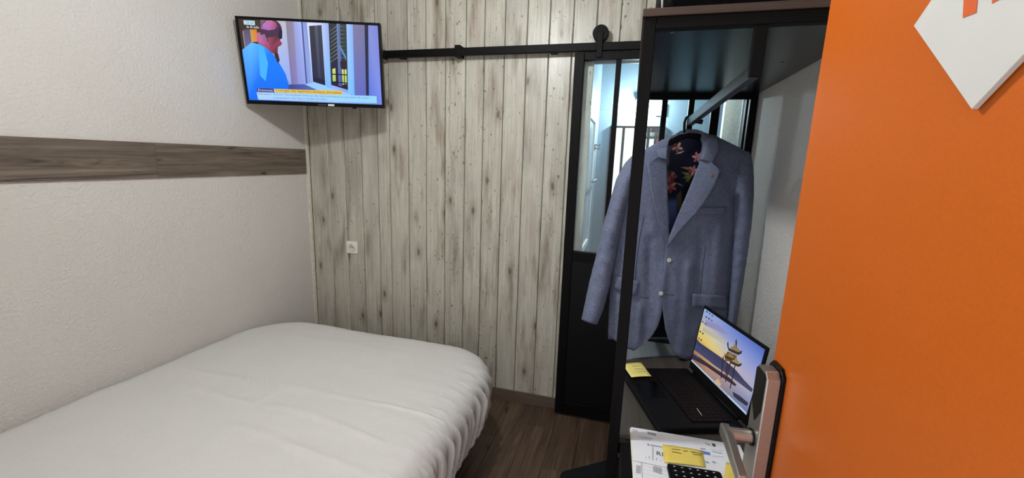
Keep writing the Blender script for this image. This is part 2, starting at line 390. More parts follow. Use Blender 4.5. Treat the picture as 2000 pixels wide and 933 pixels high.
# mirror
t = thing('bathroom_mirror', 'wall mirror with thin dark frame in the bathroom', 'mirror', (2.08, BY1-.01, .98))
MB().box(1.90, 2.27, BY1-.012, BY1-.001, .98, 1.77).build('mirror_glass', 'mirror', t)
m = MB(); m.box(1.89, 2.28, BY1-.018, BY1-.001, 1.77, 1.785); m.box(1.89, 2.28, BY1-.018, BY1-.001, .965, .98); m.box(1.885, 1.90, BY1-.018, BY1-.001, .965, 1.785); m.box(2.27, 2.285, BY1-.018, BY1-.001, .965, 1.785)
m.build('frame', 'black', t)
b = MB().box(2.20, 2.27, BY1-.012, BY1-.001, 1.86, 1.94); tag(b.build('wall_plate', 'white', bevel=.003), 'small square white plate above the bathroom mirror', 'wall plate')
t = thing('bath_fill_lamp', 'added fill lamp above the bathroom mirror, hidden by the post', 'lamp', (2.09, BY1-.03, 1.90))  # added lamp, hidden behind the post, throws light onto the upper right wall
box('lamp_body', 'white', (2.06, 2.12, BY1-.05, BY1-.001, 1.955, 1.975), t, .003)
MB().tube([(2.09, BY1-.035, 1.955), (2.09, BY1-.035, 1.90)], .014, 16).build('lamp_tube', 'bathglass', t, smooth=False)
ml = bpy.data.lights.new('bath_fill_light', 'POINT'); ml.energy = BATH_FILL_W; ml.color = BATH_COL; ml.shadow_soft_size = .02
mo = bpy.data.objects.new('bath_fill_light', ml); COL.objects.link(mo); mo.parent = t; mo.location = Vector((2.09, BY1-.075, 1.92))-world_origin(t)
# tall white framed panel on the bathroom's left wall
t = thing('framed_panel', 'tall white framed panel on bathroom wall behind left pane', 'panel', (BX0, .4, .95))
y0, y1, z0, z1 = .20, .56, .98, 1.76
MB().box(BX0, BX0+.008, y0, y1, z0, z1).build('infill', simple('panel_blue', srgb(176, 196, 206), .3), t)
m = MB(); m.box(BX0, BX0+.02, y0-.04, y0, z0-.04, z1+.04); m.box(BX0, BX0+.02, y1, y1+.05, z0-.04, z1+.04); m.box(BX0, BX0+.02, y0, y1, z0-.04, z0); m.box(BX0, BX0+.02, y0, y1, z1, z1+.04)
m.build('frame', 'white', t, bevel=.003)
t = thing('robe_hook', 'small dark double hook on the white bathroom panel', 'hook', (BX0+.02, .585, 1.6))
MB().box(BX0+.02, BX0+.026, .575, .60, 1.585, 1.625).build('plate', 'greysteel', t)
for dz in (0, .022): MB().tube([(BX0+.026, .587, 1.60+dz), (BX0+.05, .585, 1.595+dz), (BX0+.06, .583, 1.61+dz)], .004, 8).build('prong', 'greysteel', t, smooth=True)
t = thing('towel_rail', 'thin steel towel rail on the bathroom wall', 'towel rail', (BX0+.02, .62, 1.38))
MB().tube([(BX0+.045, .28, 1.385), (BX0+.045, .66, 1.385)], .006, 8).build('bar', 'greysteel', t, smooth=True)
for y in (.60, .65): MB().tube([(BX0+(.02 if y < .61 else 0), y, 1.385), (BX0+.045, y, 1.385)], .005, 8).build('bracket', 'greysteel', t, smooth=True)

# ---- sliding door on its rail
DX0, DX1, DY0, DY1, DZ0, DZ1 = 1.738, 2.607, -.062, -.026, .014, 2.056
GZ0, GZ1 = 1.012, 2.018
t = thing('sliding_door', 'black sliding door with glass panes above a solid panel', 'door', ((DX0+DX1)/2, (DY0+DY1)/2, DZ0))
box('stile', 'black', (DX0, DX0+.05, DY0, DY1, DZ0, DZ1), t, .003); box('stile', 'black', (DX1-.038, DX1, DY0, DY1, DZ0, DZ1), t, .003)
box('top_rail', 'black', (DX0+.05, DX1-.038, DY0, DY1, GZ1, DZ1), t, .003)
box('middle_rail', 'black', (DX0+.05, DX1-.038, DY0, DY1, GZ0-.05, GZ0), t, .003)
box('bottom_rail', 'black', (DX0+.05, DX1-.038, DY0, DY1, DZ0, DZ0+.08), t, .003)
box('solid_panel', 'softblack', (DX0+.05, DX1-.038, DY0+.010, DY1-.006, DZ0+.08, GZ0-.05), t)
mull = [1.962, 2.085, 2.202, 2.327, 2.438]; mw = lambda x: .019 if x > 2.4 else .013
for x in mull: box('glazing_bar', 'black', (x-mw(x), x+mw(x), DY0+.003, DY1-.003, GZ0, GZ1), t, .002)
px = [DX0+.05]+sum([[x-mw(x), x+mw(x)] for x in mull], [])+[DX1-.038]
for a, b in zip(px[::2], px[1::2]): box('glass_pane', 'glass', (a, b, -.047, -.041, GZ0, GZ1), t)
for hx in (1.862, 2.50):
    hg = MB(); hg.box(hx-.014, hx+.014, -.070, -.063, 2.03, 2.155); hg.build('hanger_strap', 'black', t, bevel=.002)
    MB().tube([(hx, -.063, 2.147), (hx, -.030, 2.147)], .040, 24).build('wheel', 'black', t, bevel=.003)
t = thing('door_rail', 'long black sliding door rail across the plank wall', 'rail', (1.6, -.045, 2.065))
m = MB(); m.box(.622, 2.585, -.058, -.034, 2.064, 2.104); m.build('track', 'black', t, bevel=.003)
box('end_stop', 'black', (.615, .632, -.060, -.030, 2.058, 2.106), t, .003)
for x in (.72, 1.085, 1.62, 2.2): box('bracket', 'black', (x-.017, x+.017, -.034, .0, 2.064, 2.104), t)
box('clamp', 'black', (1.068, 1.102, -.064, -.0, 2.056, 2.118), t, .003)

# ---- socket on the plank wall
t = thing('power_socket', 'white square power socket on the plank wall', 'socket', (.32, -.006, .855))
sx, sz = .319, .895
box('plate', 'white', (sx-.041, sx+.041, -.009, .0, sz-.041, sz+.041), t, .003)
rg = MB(); rg.tube([(sx, -.0091, sz-.003), (sx, -.0125, sz-.003)], [.027, .026], 28, False)
c0 = len(rg.v); rg.tube([(sx, -.0125, sz-.003), (sx, -.006, sz-.003)], [.0235, .022], 28, False); rg.build('recess_ring', 'white', t, smooth=True)
MB().tube([(sx, -.0095, sz-.003), (sx, -.0098, sz-.003)], .0225, 24).build('recess', 'cream', t)
for dx in (-.0085, .0085): MB().tube([(sx+dx, -.0098, sz), (sx+dx, -.0102, sz)], .0035, 12).build('hole', 'gloss', t)
MB().tube([(sx, -.0098, sz+.010), (sx, -.018, sz+.010)], .0024, 10).build('earth_pin', 'steel', t)

# ================================================================== BED
t = thing('bed', 'low double bed base with dark skirt under the duvet', 'bed', (.76, -1.35, 0))
box('bed_base', 'matte', (.03, 1.36, -2.28, -.50, .06, .24), t, .01)
box('mattress', 'duvet', (.05, 1.42, -2.28, -.47, .24, .47), t, .09)
for x in (.12, 1.30):
    for y in (-2.2, -.6): MB().tube([(x, y, 0), (x, y, .06)], .025, 12).build('foot', 'black', t)
def duvet():
    X0, X1, Y0, Y1 = .045, 1.450, -2.31, -.40
    prof = [(.0, .236), (.028, .236), (.036, .25), (.042, .28), (.047, .31), (.052, .34), (.056, .37), (.058, .40), (.057, .425), (.052, .45), (.042, .472), (.026, .491), (.004, .506), (-.025, .517), (-.06, .524)]
    prof += [(-.06-.022*k, .524+.008*min(1, k/8)) for k in range(1, 29)]
    nl, ns, nc = 400, 280, 40; ring = []
    def loop(o):
        r = max(.25+o, .012); x0, x1, y0, y1 = X0-o, X1+o, Y0-o, Y1+o; pts = []
        def arc(cx, cy, a0):
            for k in range(nc): a = a0+pi/2*(k+.5)/nc; pts.append((cx+r*cos(a), cy+r*sin(a), cos(a), sin(a)))
        for k in range(nl): pts.append((x1, lerp(y0+r, y1-r, (k+.5)/nl), 1, 0))
        arc(x1-r, y1-r, 0)
        for k in range(ns): pts.append((lerp(x1-r, x0+r, (k+.5)/ns), y1, 0, 1))
        arc(x0+r, y1-r, pi/2)
        for k in range(nl): pts.append((x0, lerp(y1-r, y0+r, (k+.5)/nl), -1, 0))
        arc(x0+r, y0+r, pi)
        for k in range(ns): pts.append((lerp(x0+r, x1-r, (k+.5)/ns), y0, 0, -1))
        arc(x1-r, y0+r, 1.5*pi)
        return pts
    def ridge(x, y, pts, w, h):
        best = 9
        for (ax, ay), (bx, by) in zip(pts[:-1], pts[1:]):
            dx, dy = bx-ax, by-ay; tt = max(0, min(1, ((x-ax)*dx+(y-ay)*dy)/(dx*dx+dy*dy))); best = min(best, math.hypot(x-ax-dx*tt, y-ay-dy*tt))
        return h*math.exp(-(best/w)**2)
    def P(x, y): q = at(x, y, 2, .535); return (q.x, q.y)
    seam = [P(360, 720), P(440, 735), P(520, 748), P(620, 768), P(700, 783), P(800, 800), P(880, 815)]
    folds = [([P(590, 805), P(660, 830), P(740, 862)], .014, .0045), ([P(430, 825), P(520, 850), P(600, 880)], .018, .004), ([P(590, 655), P(700, 672), P(800, 690)], .012, .003), ([P(560, 690), P(650, 705), P(720, 722)], .012, .0025),
             ([P(560, 870), P(640, 895), P(720, 925)], .014, .0035), ([P(400, 765), P(480, 785), P(560, 800)], .015, .003), ([P(360, 755), P(420, 762), P(520, 775)], .01, .0025)]
    V = []; F = []; N = None
    for j, (o, z) in enumerate(prof):
        L = loop(o); N = len(L)
        for i, (x, y, nx, ny) in enumerate(L):
            side = max(0, min(1, (.524-z)/.12)) if o > -.06 else 0
            s = (y if abs(nx) > .5 else x)*1.0
            ang = math.atan2(ny, nx); ph = i*.115 if False else (y*1.0-x*.9)
            wn = noise.noise((x*3.1, y*3.1, .7)); bend = .012*noise.noise((x*2, y*2, z*6))
            lw = .16*noise.noise((x*1.7, y*1.7, 4.4)); a1 = (ph+bend+lw)*34+2.0*wn; a2 = (ph+bend*1.4-lw)*71+3.0*noise.noise((x*4, y*4, 2.0))
            vary = max(.08, min(1, .45+1.3*noise.noise((x*2.4+5, y*2.4, 1.0))))
            fold = (1-2*abs(sin(a1))**.6)*.75+(1-2*abs(sin(a2))**.7)*.5*max(0, .5+noise.noise((x*4, y*4, 6.0)))
            corner = .75+.6*math.exp(-((x-1.5)**2+(y+.7)**2)/.25)
            d = .018*side**.8*fold*corner*vary*(1 if j > 4 else .4+.15*j)
            gather = .007*fold*math.exp(-((o-.0)/.05)**2)*corner*vary
            zz = z+(gather if o < 0 else 0)
            xx, yy = x+nx*d, y+ny*d
            if o <= 0.02:
                zz += .006*noise.noise((x*2.6, y*3.4, .2))+.0022*noise.noise((x*7, y*16, 4.0))
                zz += ridge(x, y, seam, .008, .006)
                for pts, wd, h in folds: zz += ridge(x, y, pts, wd, h)
                zz += .012*max(0, min(1, (-y-.5)/1.2))
            # hem line waves a little
            if j < 5: zz += .018*noise.noise((x*3, y*3, 8.0))*(1-j/5)
            xx = max(xx, .006+.002*j/60)
            V.append((xx, yy, zz))
    for j in range(len(prof)-1):
        for i in range(N): F.append([j*N+i, j*N+(i+1) % N, (j+1)*N+(i+1) % N, (j+1)*N+i])
    F.append([(len(prof)-1)*N+i for i in range(N)])
    m = MB(); m.add(V, F); return m
tag(duvet().build('duvet', 'duvet', smooth=True), 'plump white cotton duvet covering the bed', 'duvet')

# ================================================================== TELEVISION
TVC = Vector((.379, -.361, 1.971)); ty, tp = -.352, .114
tF = Vector((sin(ty)*cos(tp), cos(ty)*cos(tp), sin(tp))); tR0 = Vector((cos(ty), -sin(ty), 0)); tU0 = tR0.cross(tF); rl = .008
tR = tR0*cos(rl)+tU0*sin(rl); tU = tU0*cos(rl)-tR0*sin(rl)
TW, TH = .73, .43
def TV(a, b, d): return TVC+tR*a+tU*b+tF*d
t = thing('television', 'flat screen television on arm showing a man at a window', 'television', TVC-tU*TH/2)
m = MB().obox(TV(0, 0, .017), tR*(TW/2), tU*(TH/2), tF*.015); m.build('housing', 'softblack', t, bevel=.004)
m = MB().obox(TV(0, -.02, .042), tR*.22, tU*.13, tF*.012); m.build('rear_bulge', 'softblack', t, bevel=.008)
fr = MB(); bz = .0125; bb = .020
for c, a, b in ((TV(0, TH/2-bz/2, .0), TW/2, bz/2), (TV(0, -TH/2+bb/2, .0), TW/2, bb/2)): fr.obox(c, tR*a, tU*b, tF*.0035)
for sgn in (-1, 1): fr.obox(TV(sgn*(TW/2-bz/2), (bb-bz)/2, .0), tR*(bz/2), tU*((TH-bz-bb)/2), tF*.0035)
fr.build('bezel', 'gloss', t)
MB().obox(TV(.078, -TH/2+.008, -.0038), tR*.017, tU*.0048, tF*.0006).build('badge', 'white', t, bevel=.002)
MB().obox(TV(.030, -TH/2+.008, -.0037), tR*.022, tU*.0016, tF*.0004).build('maker_mark', 'greysteel', t)
MB().obox(TV(.20, -TH/2-.003, .008), tR*.010, tU*.004, tF*.006).build('sensor', 'gloss', t)
arm = MB(); arm.beam(TV(-.02, 0, .054), (.20, -.12, 1.955), .03, .05); arm.beam((.20, -.12, 1.955), (.20, -.004, 1.955), .03, .05); arm.build('wall_arm', 'black', t, bevel=.003)
box('wall_bracket', 'black', (.15, .25, -.008, .0, 1.86, 2.05), t, .002)
SX0, SX1, SY0, SY1 = -TW/2+bz, TW/2-bz, TH/2-bz, -TH/2+bb
hm = homography([(138, 148), (1143, 203), (1176, 773), (206, 738)], [(SX0, SY0), (SX1, SY0), (SX1, SY1), (SX0, SY1)])
def tvfn(x, y, L):
    u, v = hm(x, y); u = min(max(u, SX0), SX1); v = min(max(v, SY1), SY0); return TV(u, v, .0012-.00004*L)
p = Paint(tvfn)
full = [(100, 100), (1220, 150), (1220, 820), (170, 780)]
p.gradgrid([(138, 148), (1143, 203), (1176, 773), (206, 738)], [[(60, 50, 48), (160, 150, 190), (190, 200, 245), (120, 130, 190)], [(80, 70, 80), (170, 185, 250), (180, 195, 250), (120, 130, 200)], [(60, 90, 200), (120, 140, 220), (140, 170, 250), (110, 135, 225)]])
p.poly([(136, 145), (300, 155), (300, 250), (280, 330), (170, 365)], [(62, 46, 34), (70, 54, 44), (80, 60, 50), (60, 44, 40), (48, 38, 44)])
p.poly([(176, 225), (226, 225), (232, 330), (186, 362)], [(90, 88, 110), (84, 84, 104), (110, 96, 150), (112, 104, 130)])
p.poly([(168, 235), (176, 235), (188, 362), (182, 365)], (168, 140, 150))
p.poly([(222, 225), (272, 225), (278, 312), (232, 318)], [(196, 160, 90), (222, 120, 30), (230, 130, 50), (206, 160, 90)])
p.poly([(420, 165), (485, 168), (520, 625), (470, 560), (430, 460), (420, 360)], [(190, 186, 196), (196, 192, 204), (150, 170, 245), (150, 180, 250), (160, 190, 252), (176, 190, 240)])
p.poly([(482, 168), (540, 170), (566, 625), (516, 628)], [(140, 132, 152), (150, 140, 160), (140, 132, 190), (120, 116, 180)])
p.poly([(538, 170), (596, 172), (624, 622), (564, 625)], [(156, 166, 224), (176, 190, 250), (150, 165, 236), (140, 150, 220)])
p.poly([(594, 172), (606, 172), (632, 618), (622, 620)], (70, 84, 150))
p.poly([(604, 173), (640, 176), (668, 610), (632, 618)], [(150, 165, 225), (130, 146, 214), (150, 168, 235), (130, 150, 225)])
p.poly([(634, 178), (790, 180), (800, 690), (668, 614)], [(222, 228, 250), (206, 216, 250), (150, 200, 255), (160, 196, 255)])
p.poly([(650, 202), (740, 196), (764, 632), (674, 604)], [(56, 58, 70), (66, 70, 84), (40, 44, 76), (40, 40, 70)])
p.poly([(690, 200), (712, 198), (736, 622), (716, 615)], [(92, 98, 112), (80, 84, 100), (48, 52, 84), (52, 56, 86)])
p.poly([(676, 570), (760, 590), (764, 632), (674, 604)], (30, 30, 62))
p.poly([(742, 184), (790, 182), (806, 690), (770, 640)], [(190, 204, 250), (160, 176, 236), (110, 190, 255), (120, 180, 255)])
p.poly([(790, 182), (918, 190), (928, 665), (806, 628)], [(44, 52, 60), (56, 66, 64), (24, 26, 60), (30, 30, 60)])
for i in range(9):
    y = 200+i*28
    p.poly([(800, y+36), (850, y), (912, y-18+24), (912, y+12), (850, y+10), (802, y+44)], [(96, 104, 100), (120, 130, 120), (80, 90, 84), (60, 70, 70), (96, 104, 104), (60, 70, 80)])
p.poly([(848, 185), (872, 186), (886, 640), (860, 632)], [(120, 140, 190), (84, 104, 160), (70, 84, 150), (84, 100, 170)])
p.poly([(868, 330), (914, 420), (916, 452), (868, 360)], (90, 140, 190))
p.poly([(872, 456), (922, 460), (924, 500), (876, 506)], (46, 30, 36))
for q in ([(816, 512), (838, 505), (842, 600), (818, 606)], [(884, 515), (918, 516), (922, 620), (890, 628)]): p.poly(q, [(228, 232, 140), (210, 220, 120), (150, 190, 80), (190, 210, 110)])
for q in ([(806, 545), (926, 552), (926, 560), (806, 553)], [(806, 600), (926, 612), (926, 620), (806, 608)], [(838, 500), (846, 500), (850, 628), (842, 626)], [(898, 500), (903, 500), (906, 650), (900, 650)]): p.poly(q, (16, 18, 44))
p.poly([(918, 190), (964, 192), (976, 705), (930, 690)], [(170, 200, 255), (140, 176, 250), (110, 190, 255), (130, 200, 255)])
p.poly([(964, 192), (1056, 197), (1064, 706), (976, 705)], [(130, 126, 160), (120, 118, 160), (92, 104, 196), (100, 110, 190)])
p.poly([(1048, 196), (1074, 198), (1080, 706), (1060, 706)], (30, 34, 66))
p.poly([(1074, 198), (1143, 203), (1176, 773), (1080, 706)], [(136, 146, 210), (124, 134, 220), (120, 140, 240), (84, 120, 226)])
p.poly([(500, 625), (620, 622), (800, 690), (760, 700), (470, 660)], [(60, 70, 130), (80, 96, 170), (110, 160, 240), (90, 120, 210), (40, 60, 140)])
p.poly([(612, 622), (668, 612), (930, 690), (980, 720), (800, 710)], (150, 205, 255))
# man: shirt, neck, head
p.poly([(160, 372), (232, 318), (300, 335), (370, 380), (430, 465), (478, 550), (500, 640), (480, 700), (430, 760), (190, 760)], [(90, 176, 250), (96, 190, 255), (60, 170, 255), (20, 130, 255), (20, 126, 250), (24, 120, 250), (16, 110, 245), (0, 110, 250), (0, 120, 255), (10, 110, 250)])
p.poly([(280, 330), (320, 352), (350, 470), (330, 600), (290, 560)], (70, 180, 255))
p.poly([(272, 250), (330, 240), (400, 270), (428, 320), (420, 400), (380, 395), (330, 350), (276, 316)], [(190, 120, 150), (176, 100, 120), (150, 80, 100), (150, 74, 86), (110, 50, 70), (130, 50, 70), (170, 80, 120), (190, 100, 150)])
p.poly([(395, 385), (425, 400), (436, 450), (420, 470), (400, 420)], (60, 40, 50))
hd = [(380+80*cos(a)*1.0-4, 235+82*sin(a)) for a in np.linspace(0, 2*pi, 28)[:-1]]
p.poly(hd, (74, 50, 78))
p.poly([(300, 220), (318, 185), (350, 162), (384, 160), (414, 178), (424, 205), (400, 226), (360, 232)], [(150, 100, 170), (186, 120, 190), (205, 140, 195), (196, 110, 150), (150, 80, 110), (140, 70, 100), (190, 100, 150), (180, 110, 180)])
p.poly([(290, 270), (330, 258), (346, 300), (340, 335), (290, 320)], [(186, 120, 170), (150, 100, 140), (190, 110, 140), (180, 80, 130), (200, 110, 170)])
p.poly([(350, 285), (425, 275), (446, 312), (456, 328), (440, 345), (424, 350), (410, 390), (370, 370)], [(150, 80, 100), (90, 40, 60), (150, 70, 80), (120, 50, 64), (130, 60, 80), (110, 50, 70), (110, 44, 60), (150, 60, 90)])
p.poly([(440, 210), (458, 240), (456, 290), (436, 300), (428, 260)], (36, 30, 60))
# captions
p.poly([(178, 160), (260, 164), (262, 196), (182, 190)], (190, 226, 240)); p.text('10:10', (192, 185), (250, 188), 26, (60, 110, 130))
p.text('le fil info', (200, 214), (290, 220), 26, (240, 246, 250))
p.poly([(264, 650), (386, 655), (388, 682), (268, 678)], (60, 54, 110)); p.text('Economie', (272, 672), (380, 677), 26, (226, 220, 250))
p.poly([(388, 656), (884, 672), (892, 700), (392, 682)], [(232, 196, 92), (240, 196, 60), (236, 190, 60), (234, 200, 100)])
p.text('à Limoges, des logements étudiants abordables', (402, 674), (880, 693), 25, (120, 84, 20))
p.poly([(262, 680), (1136, 710), (1138, 762), (272, 736)], [(176, 214, 250), (150, 214, 255), (150, 214, 255), (176, 206, 255)])
p.text('Education', (276, 698), (368, 701), 19, (70, 110, 160)); p.text('Rentrée. Des étudiants vivent sur des sites touristiques en périphérie de centre', (384, 702), (1084, 730), 20, (84, 130, 180))
p.text('la population des foyers double en hiver', (384, 727), (776, 739), 20, (84, 130, 180))
tag(p.build('screen', 'screen_tv', t, recalc=False), 'lit screen with a man in blue shirt beside a window')

# ================================================================== DESK AND SHELF UNIT
UX0, UX1, UY0, UY1 = 2.066, 2.606, -1.250, -.072
t = thing('desk_unit', 'black metal frame unit with desk, hanging bar and top shelf', 'desk', ((UX0+UX1)/2, (UY0+UY1)/2, 0))
PW = .030
for x in (UX0, UX1-PW):
    for y in (UY0, UY1-PW): box('post', 'black', (x, x+PW, y, y+PW, 0, 1.846), t, .002)
for y in (UY0, UY1-PW): box('top_rail', 'black', (UX0+PW, UX1-PW, y, y+PW, 1.819, 1.846), t, .002)
for x in (UX0,): box('side_rail', 'black', (x, x+PW, UY0+PW, UY1-PW, 1.819, 1.846), t, .002)
box('underside_panel', 'under', (UX0+.004, UX1-.001, UY0+PW, UY1-PW, 1.8425, 1.8455), t)
box('top_shelf', 'slab', (UX0-.003, UX1+.002, UY0-.004, UY1, 1.846, 1.864), t, .0015)
DZ = .7225; DYB = -.485; DYF = UY0+PW
box('desk_top', 'desk', (UX0+.004, UX1, DYF+.002, DYB, DZ-.024, DZ), t, .002)
for y in (DYF+.002, DYB-.032): box('desk_rail', 'black', (UX0+PW, UX1-PW, y, y+.03, DZ-.056, DZ-.025), t)
box('desk_side_rail', 'black', (UX0, UX0+PW, DYF+.002, UY1-PW, DZ-.056, DZ-.026), t)
# drop bracket and hanging bar
box('bar_bracket', 'black', (2.309, 2.336, UY0+.002, UY0+.018, 1.708, 1.819), t, .001)
b0 = Vector((2.3225, UY0+.012, 1.722)); b1 = at(1349, 237, 1, -.57)
MB().beam(b0, b1, .020, .030).build('hanging_bar', simple('dark_steel', srgb(74, 78, 86), .35, .5), t, bevel=.0015)
dd = (b1-b0).normalized(); kq = b1-dd*.06
MB().tube([kq+Vector((.008, 0, -.008)), kq+Vector((.030, 0, -.012))], .0085, 14).build('bar_knob', 'softblack', t, smooth=False)
sc = at(1313, 62, 2, 1.840); MB().tube([(sc.x, sc.y, 1.8424), (sc.x, sc.y, 1.838)], .005, 14).build('screw', 'steel', t)
for q in ((1293, 130), (1528, 122)):
    s_ = at(*q, 2, 1.842); MB().tube([(s_.x, s_.y, 1.8424), (s_.x, s_.y, 1.8415)], .0045, 12).build('screw_cap', 'gloss', t)
# bag on the top shelf
bx0 = at(1283, 20, 1, -1.20).x
t = thing('travel_bag', 'black travel bag with pale piping lying on the top shelf', 'bag', ((bx0+2.58)/2, -1.0, 1.864))
def bagpt(u, v):
    return None
mm = MB(); nx_, ny_, nz_ = 10, 8, 6
cs = [(0, 0), (.0, .0)]
mm.box(bx0+.004, 2.585, -1.205, -.80, 1.8645, 2.10); mm.build('body', 'matte', t, bevel=.035)
MB().tube([(bx0+.012, -1.206, 1.868), (bx0+.008, -1.211, 1.93), (bx0+.012, -1.211, 2.0), (bx0+.03, -1.209, 2.07)], .0022, 8).build('piping', 'white', t, smooth=True)
MB().tube([(2.2, -1.01, 2.095), (2.22, -1.01, 2.15), (2.42, -1.01, 2.15), (2.44, -1.01, 2.095)], .009, 8).build('handle', 'black', t, smooth=True)
cq = at(1585, 1, 1, -1.235); tag(MB().box(cq.x-.012, cq.x+.05, -1.237, -1.215, 1.8645, 1.885).build('white_card', 'white'), 'small white card on top shelf edge beside the orange door', 'card')

# black side table at the near end of the desk, under the papers
t = thing('side_table', 'black side table at the near end of the desk, under papers', 'table', (2.33, -1.39, 0))
STZ = .729
box('table_top', 'softblack', (2.1, 2.60, -1.54, UY0-.002, STZ-.03, STZ), t, .004)
for x in (2.105, 2.565):
    for y in (-1.535, UY0-.034): box('leg', 'black', (x, x+.03, y, y+.03, 0, STZ-.03), t)

# stool
t = thing('stool', 'low black padded stool beside the desk post', 'stool', (2.0, -1.05, 0))
e1 = at(1092, 918, 2, .40); e2 = at(1188, 894, 2, .40); ed = (e2-e1).normalized(); en = Vector((ed.y, -ed.x, 0))
sc_ = e1+ed*.15+en*.115; a_, b_ = .16, .11; pts = []
for cx, cy, a0 in ((1, 1, 0), (-1, 1, pi/2), (-1, -1, pi), (1, -1, 1.5*pi)):
    for k in range(6):
        a = a0+pi/2*k/5; r = .03; pts.append(sc_+ed*(cx*(a_-r)+r*cos(a))+en*(cy*(b_-r)+r*sin(a)))
MB().prism([(q.x, q.y, .36) for q in pts], (0, 0, .04)).build('seat', 'matte', t, bevel=.006)
for cx in (-1, 1):
    for cy in (-1, 1):
        q = sc_+ed*cx*(a_-.03)+en*cy*(b_-.03); MB().tube([(q.x, q.y, 0), (q.x, q.y, .36)], .012, 10).build('leg', 'black', t)

# ================================================================== LAPTOP
LC = Vector((2.393, -.924, .747)); la = -1.239; Le = Vector((cos(la), sin(la), 0)); Lf = Vector((sin(la), -cos(la), 0)); LZ = Vector((0, 0, 1))
LW, LD, LH, LT = .362, .262, .250, .124
def LP(a, b, c): return LC+Le*a+Lf*b+LZ*c
t = thing('laptop', 'open black laptop with lakeside pagoda picture on its screen', 'laptop', LP(0, .13, -.021))
m = MB().obox(LP(0, LD/2, -.0105), Le*(LW/2), Lf*(LD/2), LZ*.0105); m.build('body', 'softblack', t, bevel=.004)
MB().obox(LP(0, .087, .0003), Le*(LW/2-.0275), Lf*.058, LZ*.0003).build('key_light', 'redglow', t)
kb = MB()
for r in range(6):
    n = 17 if r != 5 else 10; x = -LW/2+.025; wt = (LW-.05)
    ws = [1]*n if r != 5 else [1.2, 1.2, 1.2, 6, 1.2, 1.2, 1, 1, 1, 2]
    tot = sum(ws)
    for k in range(n):
        kw = wt*ws[k]/tot; kb.obox(LP(x+kw/2, .035+r*.0205, .0018), Le*(kw/2-.0009), Lf*.0092, LZ*.0012); x += kw
kb.build('keys', 'key', t, kind='stuff')
MB().obox(LP(-.03, .205, .0003), Le*.055, Lf*.038, LZ*.0003).build('touchpad', 'gloss', t)
MB().beam(at(1361, 797, 2, .7502), at(1371, 811, 2, .7502), .0012, .0006).build('pale_mark', 'white', t)
Lu = Vector((-Lf.x*sin(LT), -Lf.y*sin(LT), cos(LT))); Ln = Le.cross(Lu).normalized()
if Ln.dot(Lf) < 0: Ln = -Ln
def LS(a, b, d): return LP(0, -.004, .004)+Le*a+Lu*b+Ln*d
m = MB().obox(LS(0, LH/2, -.004), Le*(LW/2), Lu*(LH/2), Ln*.004); lid = m.build('lid', 'softblack', t, bevel=.003)
MB().tube([LP(-.14, -.004, .002), LP(.14, -.004, .002)], .006, 10).build('hinge', 'black', t, smooth=True)
lx0, lx1, ly0, ly1 = -LW/2+.009, LW/2-.009, LH-.010, .030
hl = homography([(632, 78), (1040, 348), (916, 770), (538, 400)], [(lx0, ly0), (lx1, ly0), (lx1, ly1), (lx0, ly1)])
def lapfn(x, y, L):
    u, v = hl(x, y); u = min(max(u, lx0), lx1); v = min(max(v, ly1), ly0); return LS(u, v, .0004+.00004*L)
p = Paint(lapfn); Q = [(632, 78), (1040, 348), (916, 770), (538, 400)]
p.gradgrid(Q, [[(150, 186, 235), (140, 166, 228), (112, 136, 214), (96, 120, 206), (84, 110, 200)],
               [(176, 176, 206), (160, 160, 206), (140, 158, 216), (132, 150, 220), (116, 140, 214)],
               [(226, 220, 150), (214, 210, 190), (186, 190, 214), (160, 170, 220), (150, 164, 220)],
               [(236, 206, 100), (236, 212, 130), (220, 200, 170), (186, 180, 206), (176, 176, 214)],
               [(206, 160, 100), (222, 180, 110), (214, 180, 150), (190, 176, 190), (176, 176, 206)],
               [(160, 120, 96), (196, 150, 116), (176, 150, 150), (150, 150, 180), (140, 150, 190)],
               [(120, 96, 96), (170, 130, 116), (150, 130, 140), (120, 126, 160), (110, 124, 170)]], 32, 24)
p.poly([(560, 250), (600, 290), (680, 345), (760, 400), (840, 470), (900, 540), (960, 600), (950, 620), (870, 560), (790, 500), (700, 440), (610, 370), (545, 320)], [(60, 60, 96)]*7+[(70, 76, 110)]*6)
p.poly([(545, 350), (600, 385), (700, 455), (800, 520), (846, 566), (836, 576), (740, 510), (640, 440), (540, 385)], (58, 46, 60))
p.poly([(640, 150), (720, 180), (790, 240), (760, 240), (690, 205), (630, 180)], (150, 150, 196))
p.poly([(620, 190), (700, 240), (780, 290), (760, 300), (680, 255), (612, 215)], (196, 190, 170))
for a, b, c, d in ((752, 380, 738, 520), (800, 420, 768, 545), (832, 440, 800, 590), (782, 430, 770, 500)): p.poly([(a, b), (a+7, b+3), (c+5, d), (c-2, d-2)], (50, 36, 40))
def roof(cx, cy, s, c1, c2):
    p.poly([(cx-60*s, cy-30*s), (cx-44*s, cy+6*s), (cx-10*s, cy+18*s), (cx+30*s, cy+38*s), (cx+66*s, cy+28*s), (cx+58*s, cy+52*s), (cx+30*s, cy+62*s), (cx-14*s, cy+42*s), (cx-50*s, cy+24*s)], c1)
    p.poly([(cx-40*s, cy+2*s), (cx-6*s, cy-8*s), (cx+14*s, cy-40*s), (cx+20*s, cy-2*s), (cx+48*s, cy+30*s), (cx+30*s, cy+36*s), (cx-10*s, cy+16*s)], c2)
roof(832, 325, .82, (66, 48, 38), (150, 126, 70)); p.poly([(838, 290), (846, 270), (850, 300), (846, 330)], (60, 46, 40)); p.poly([(782, 300), (790, 285), (794, 330), (786, 330)], (60, 46, 40))
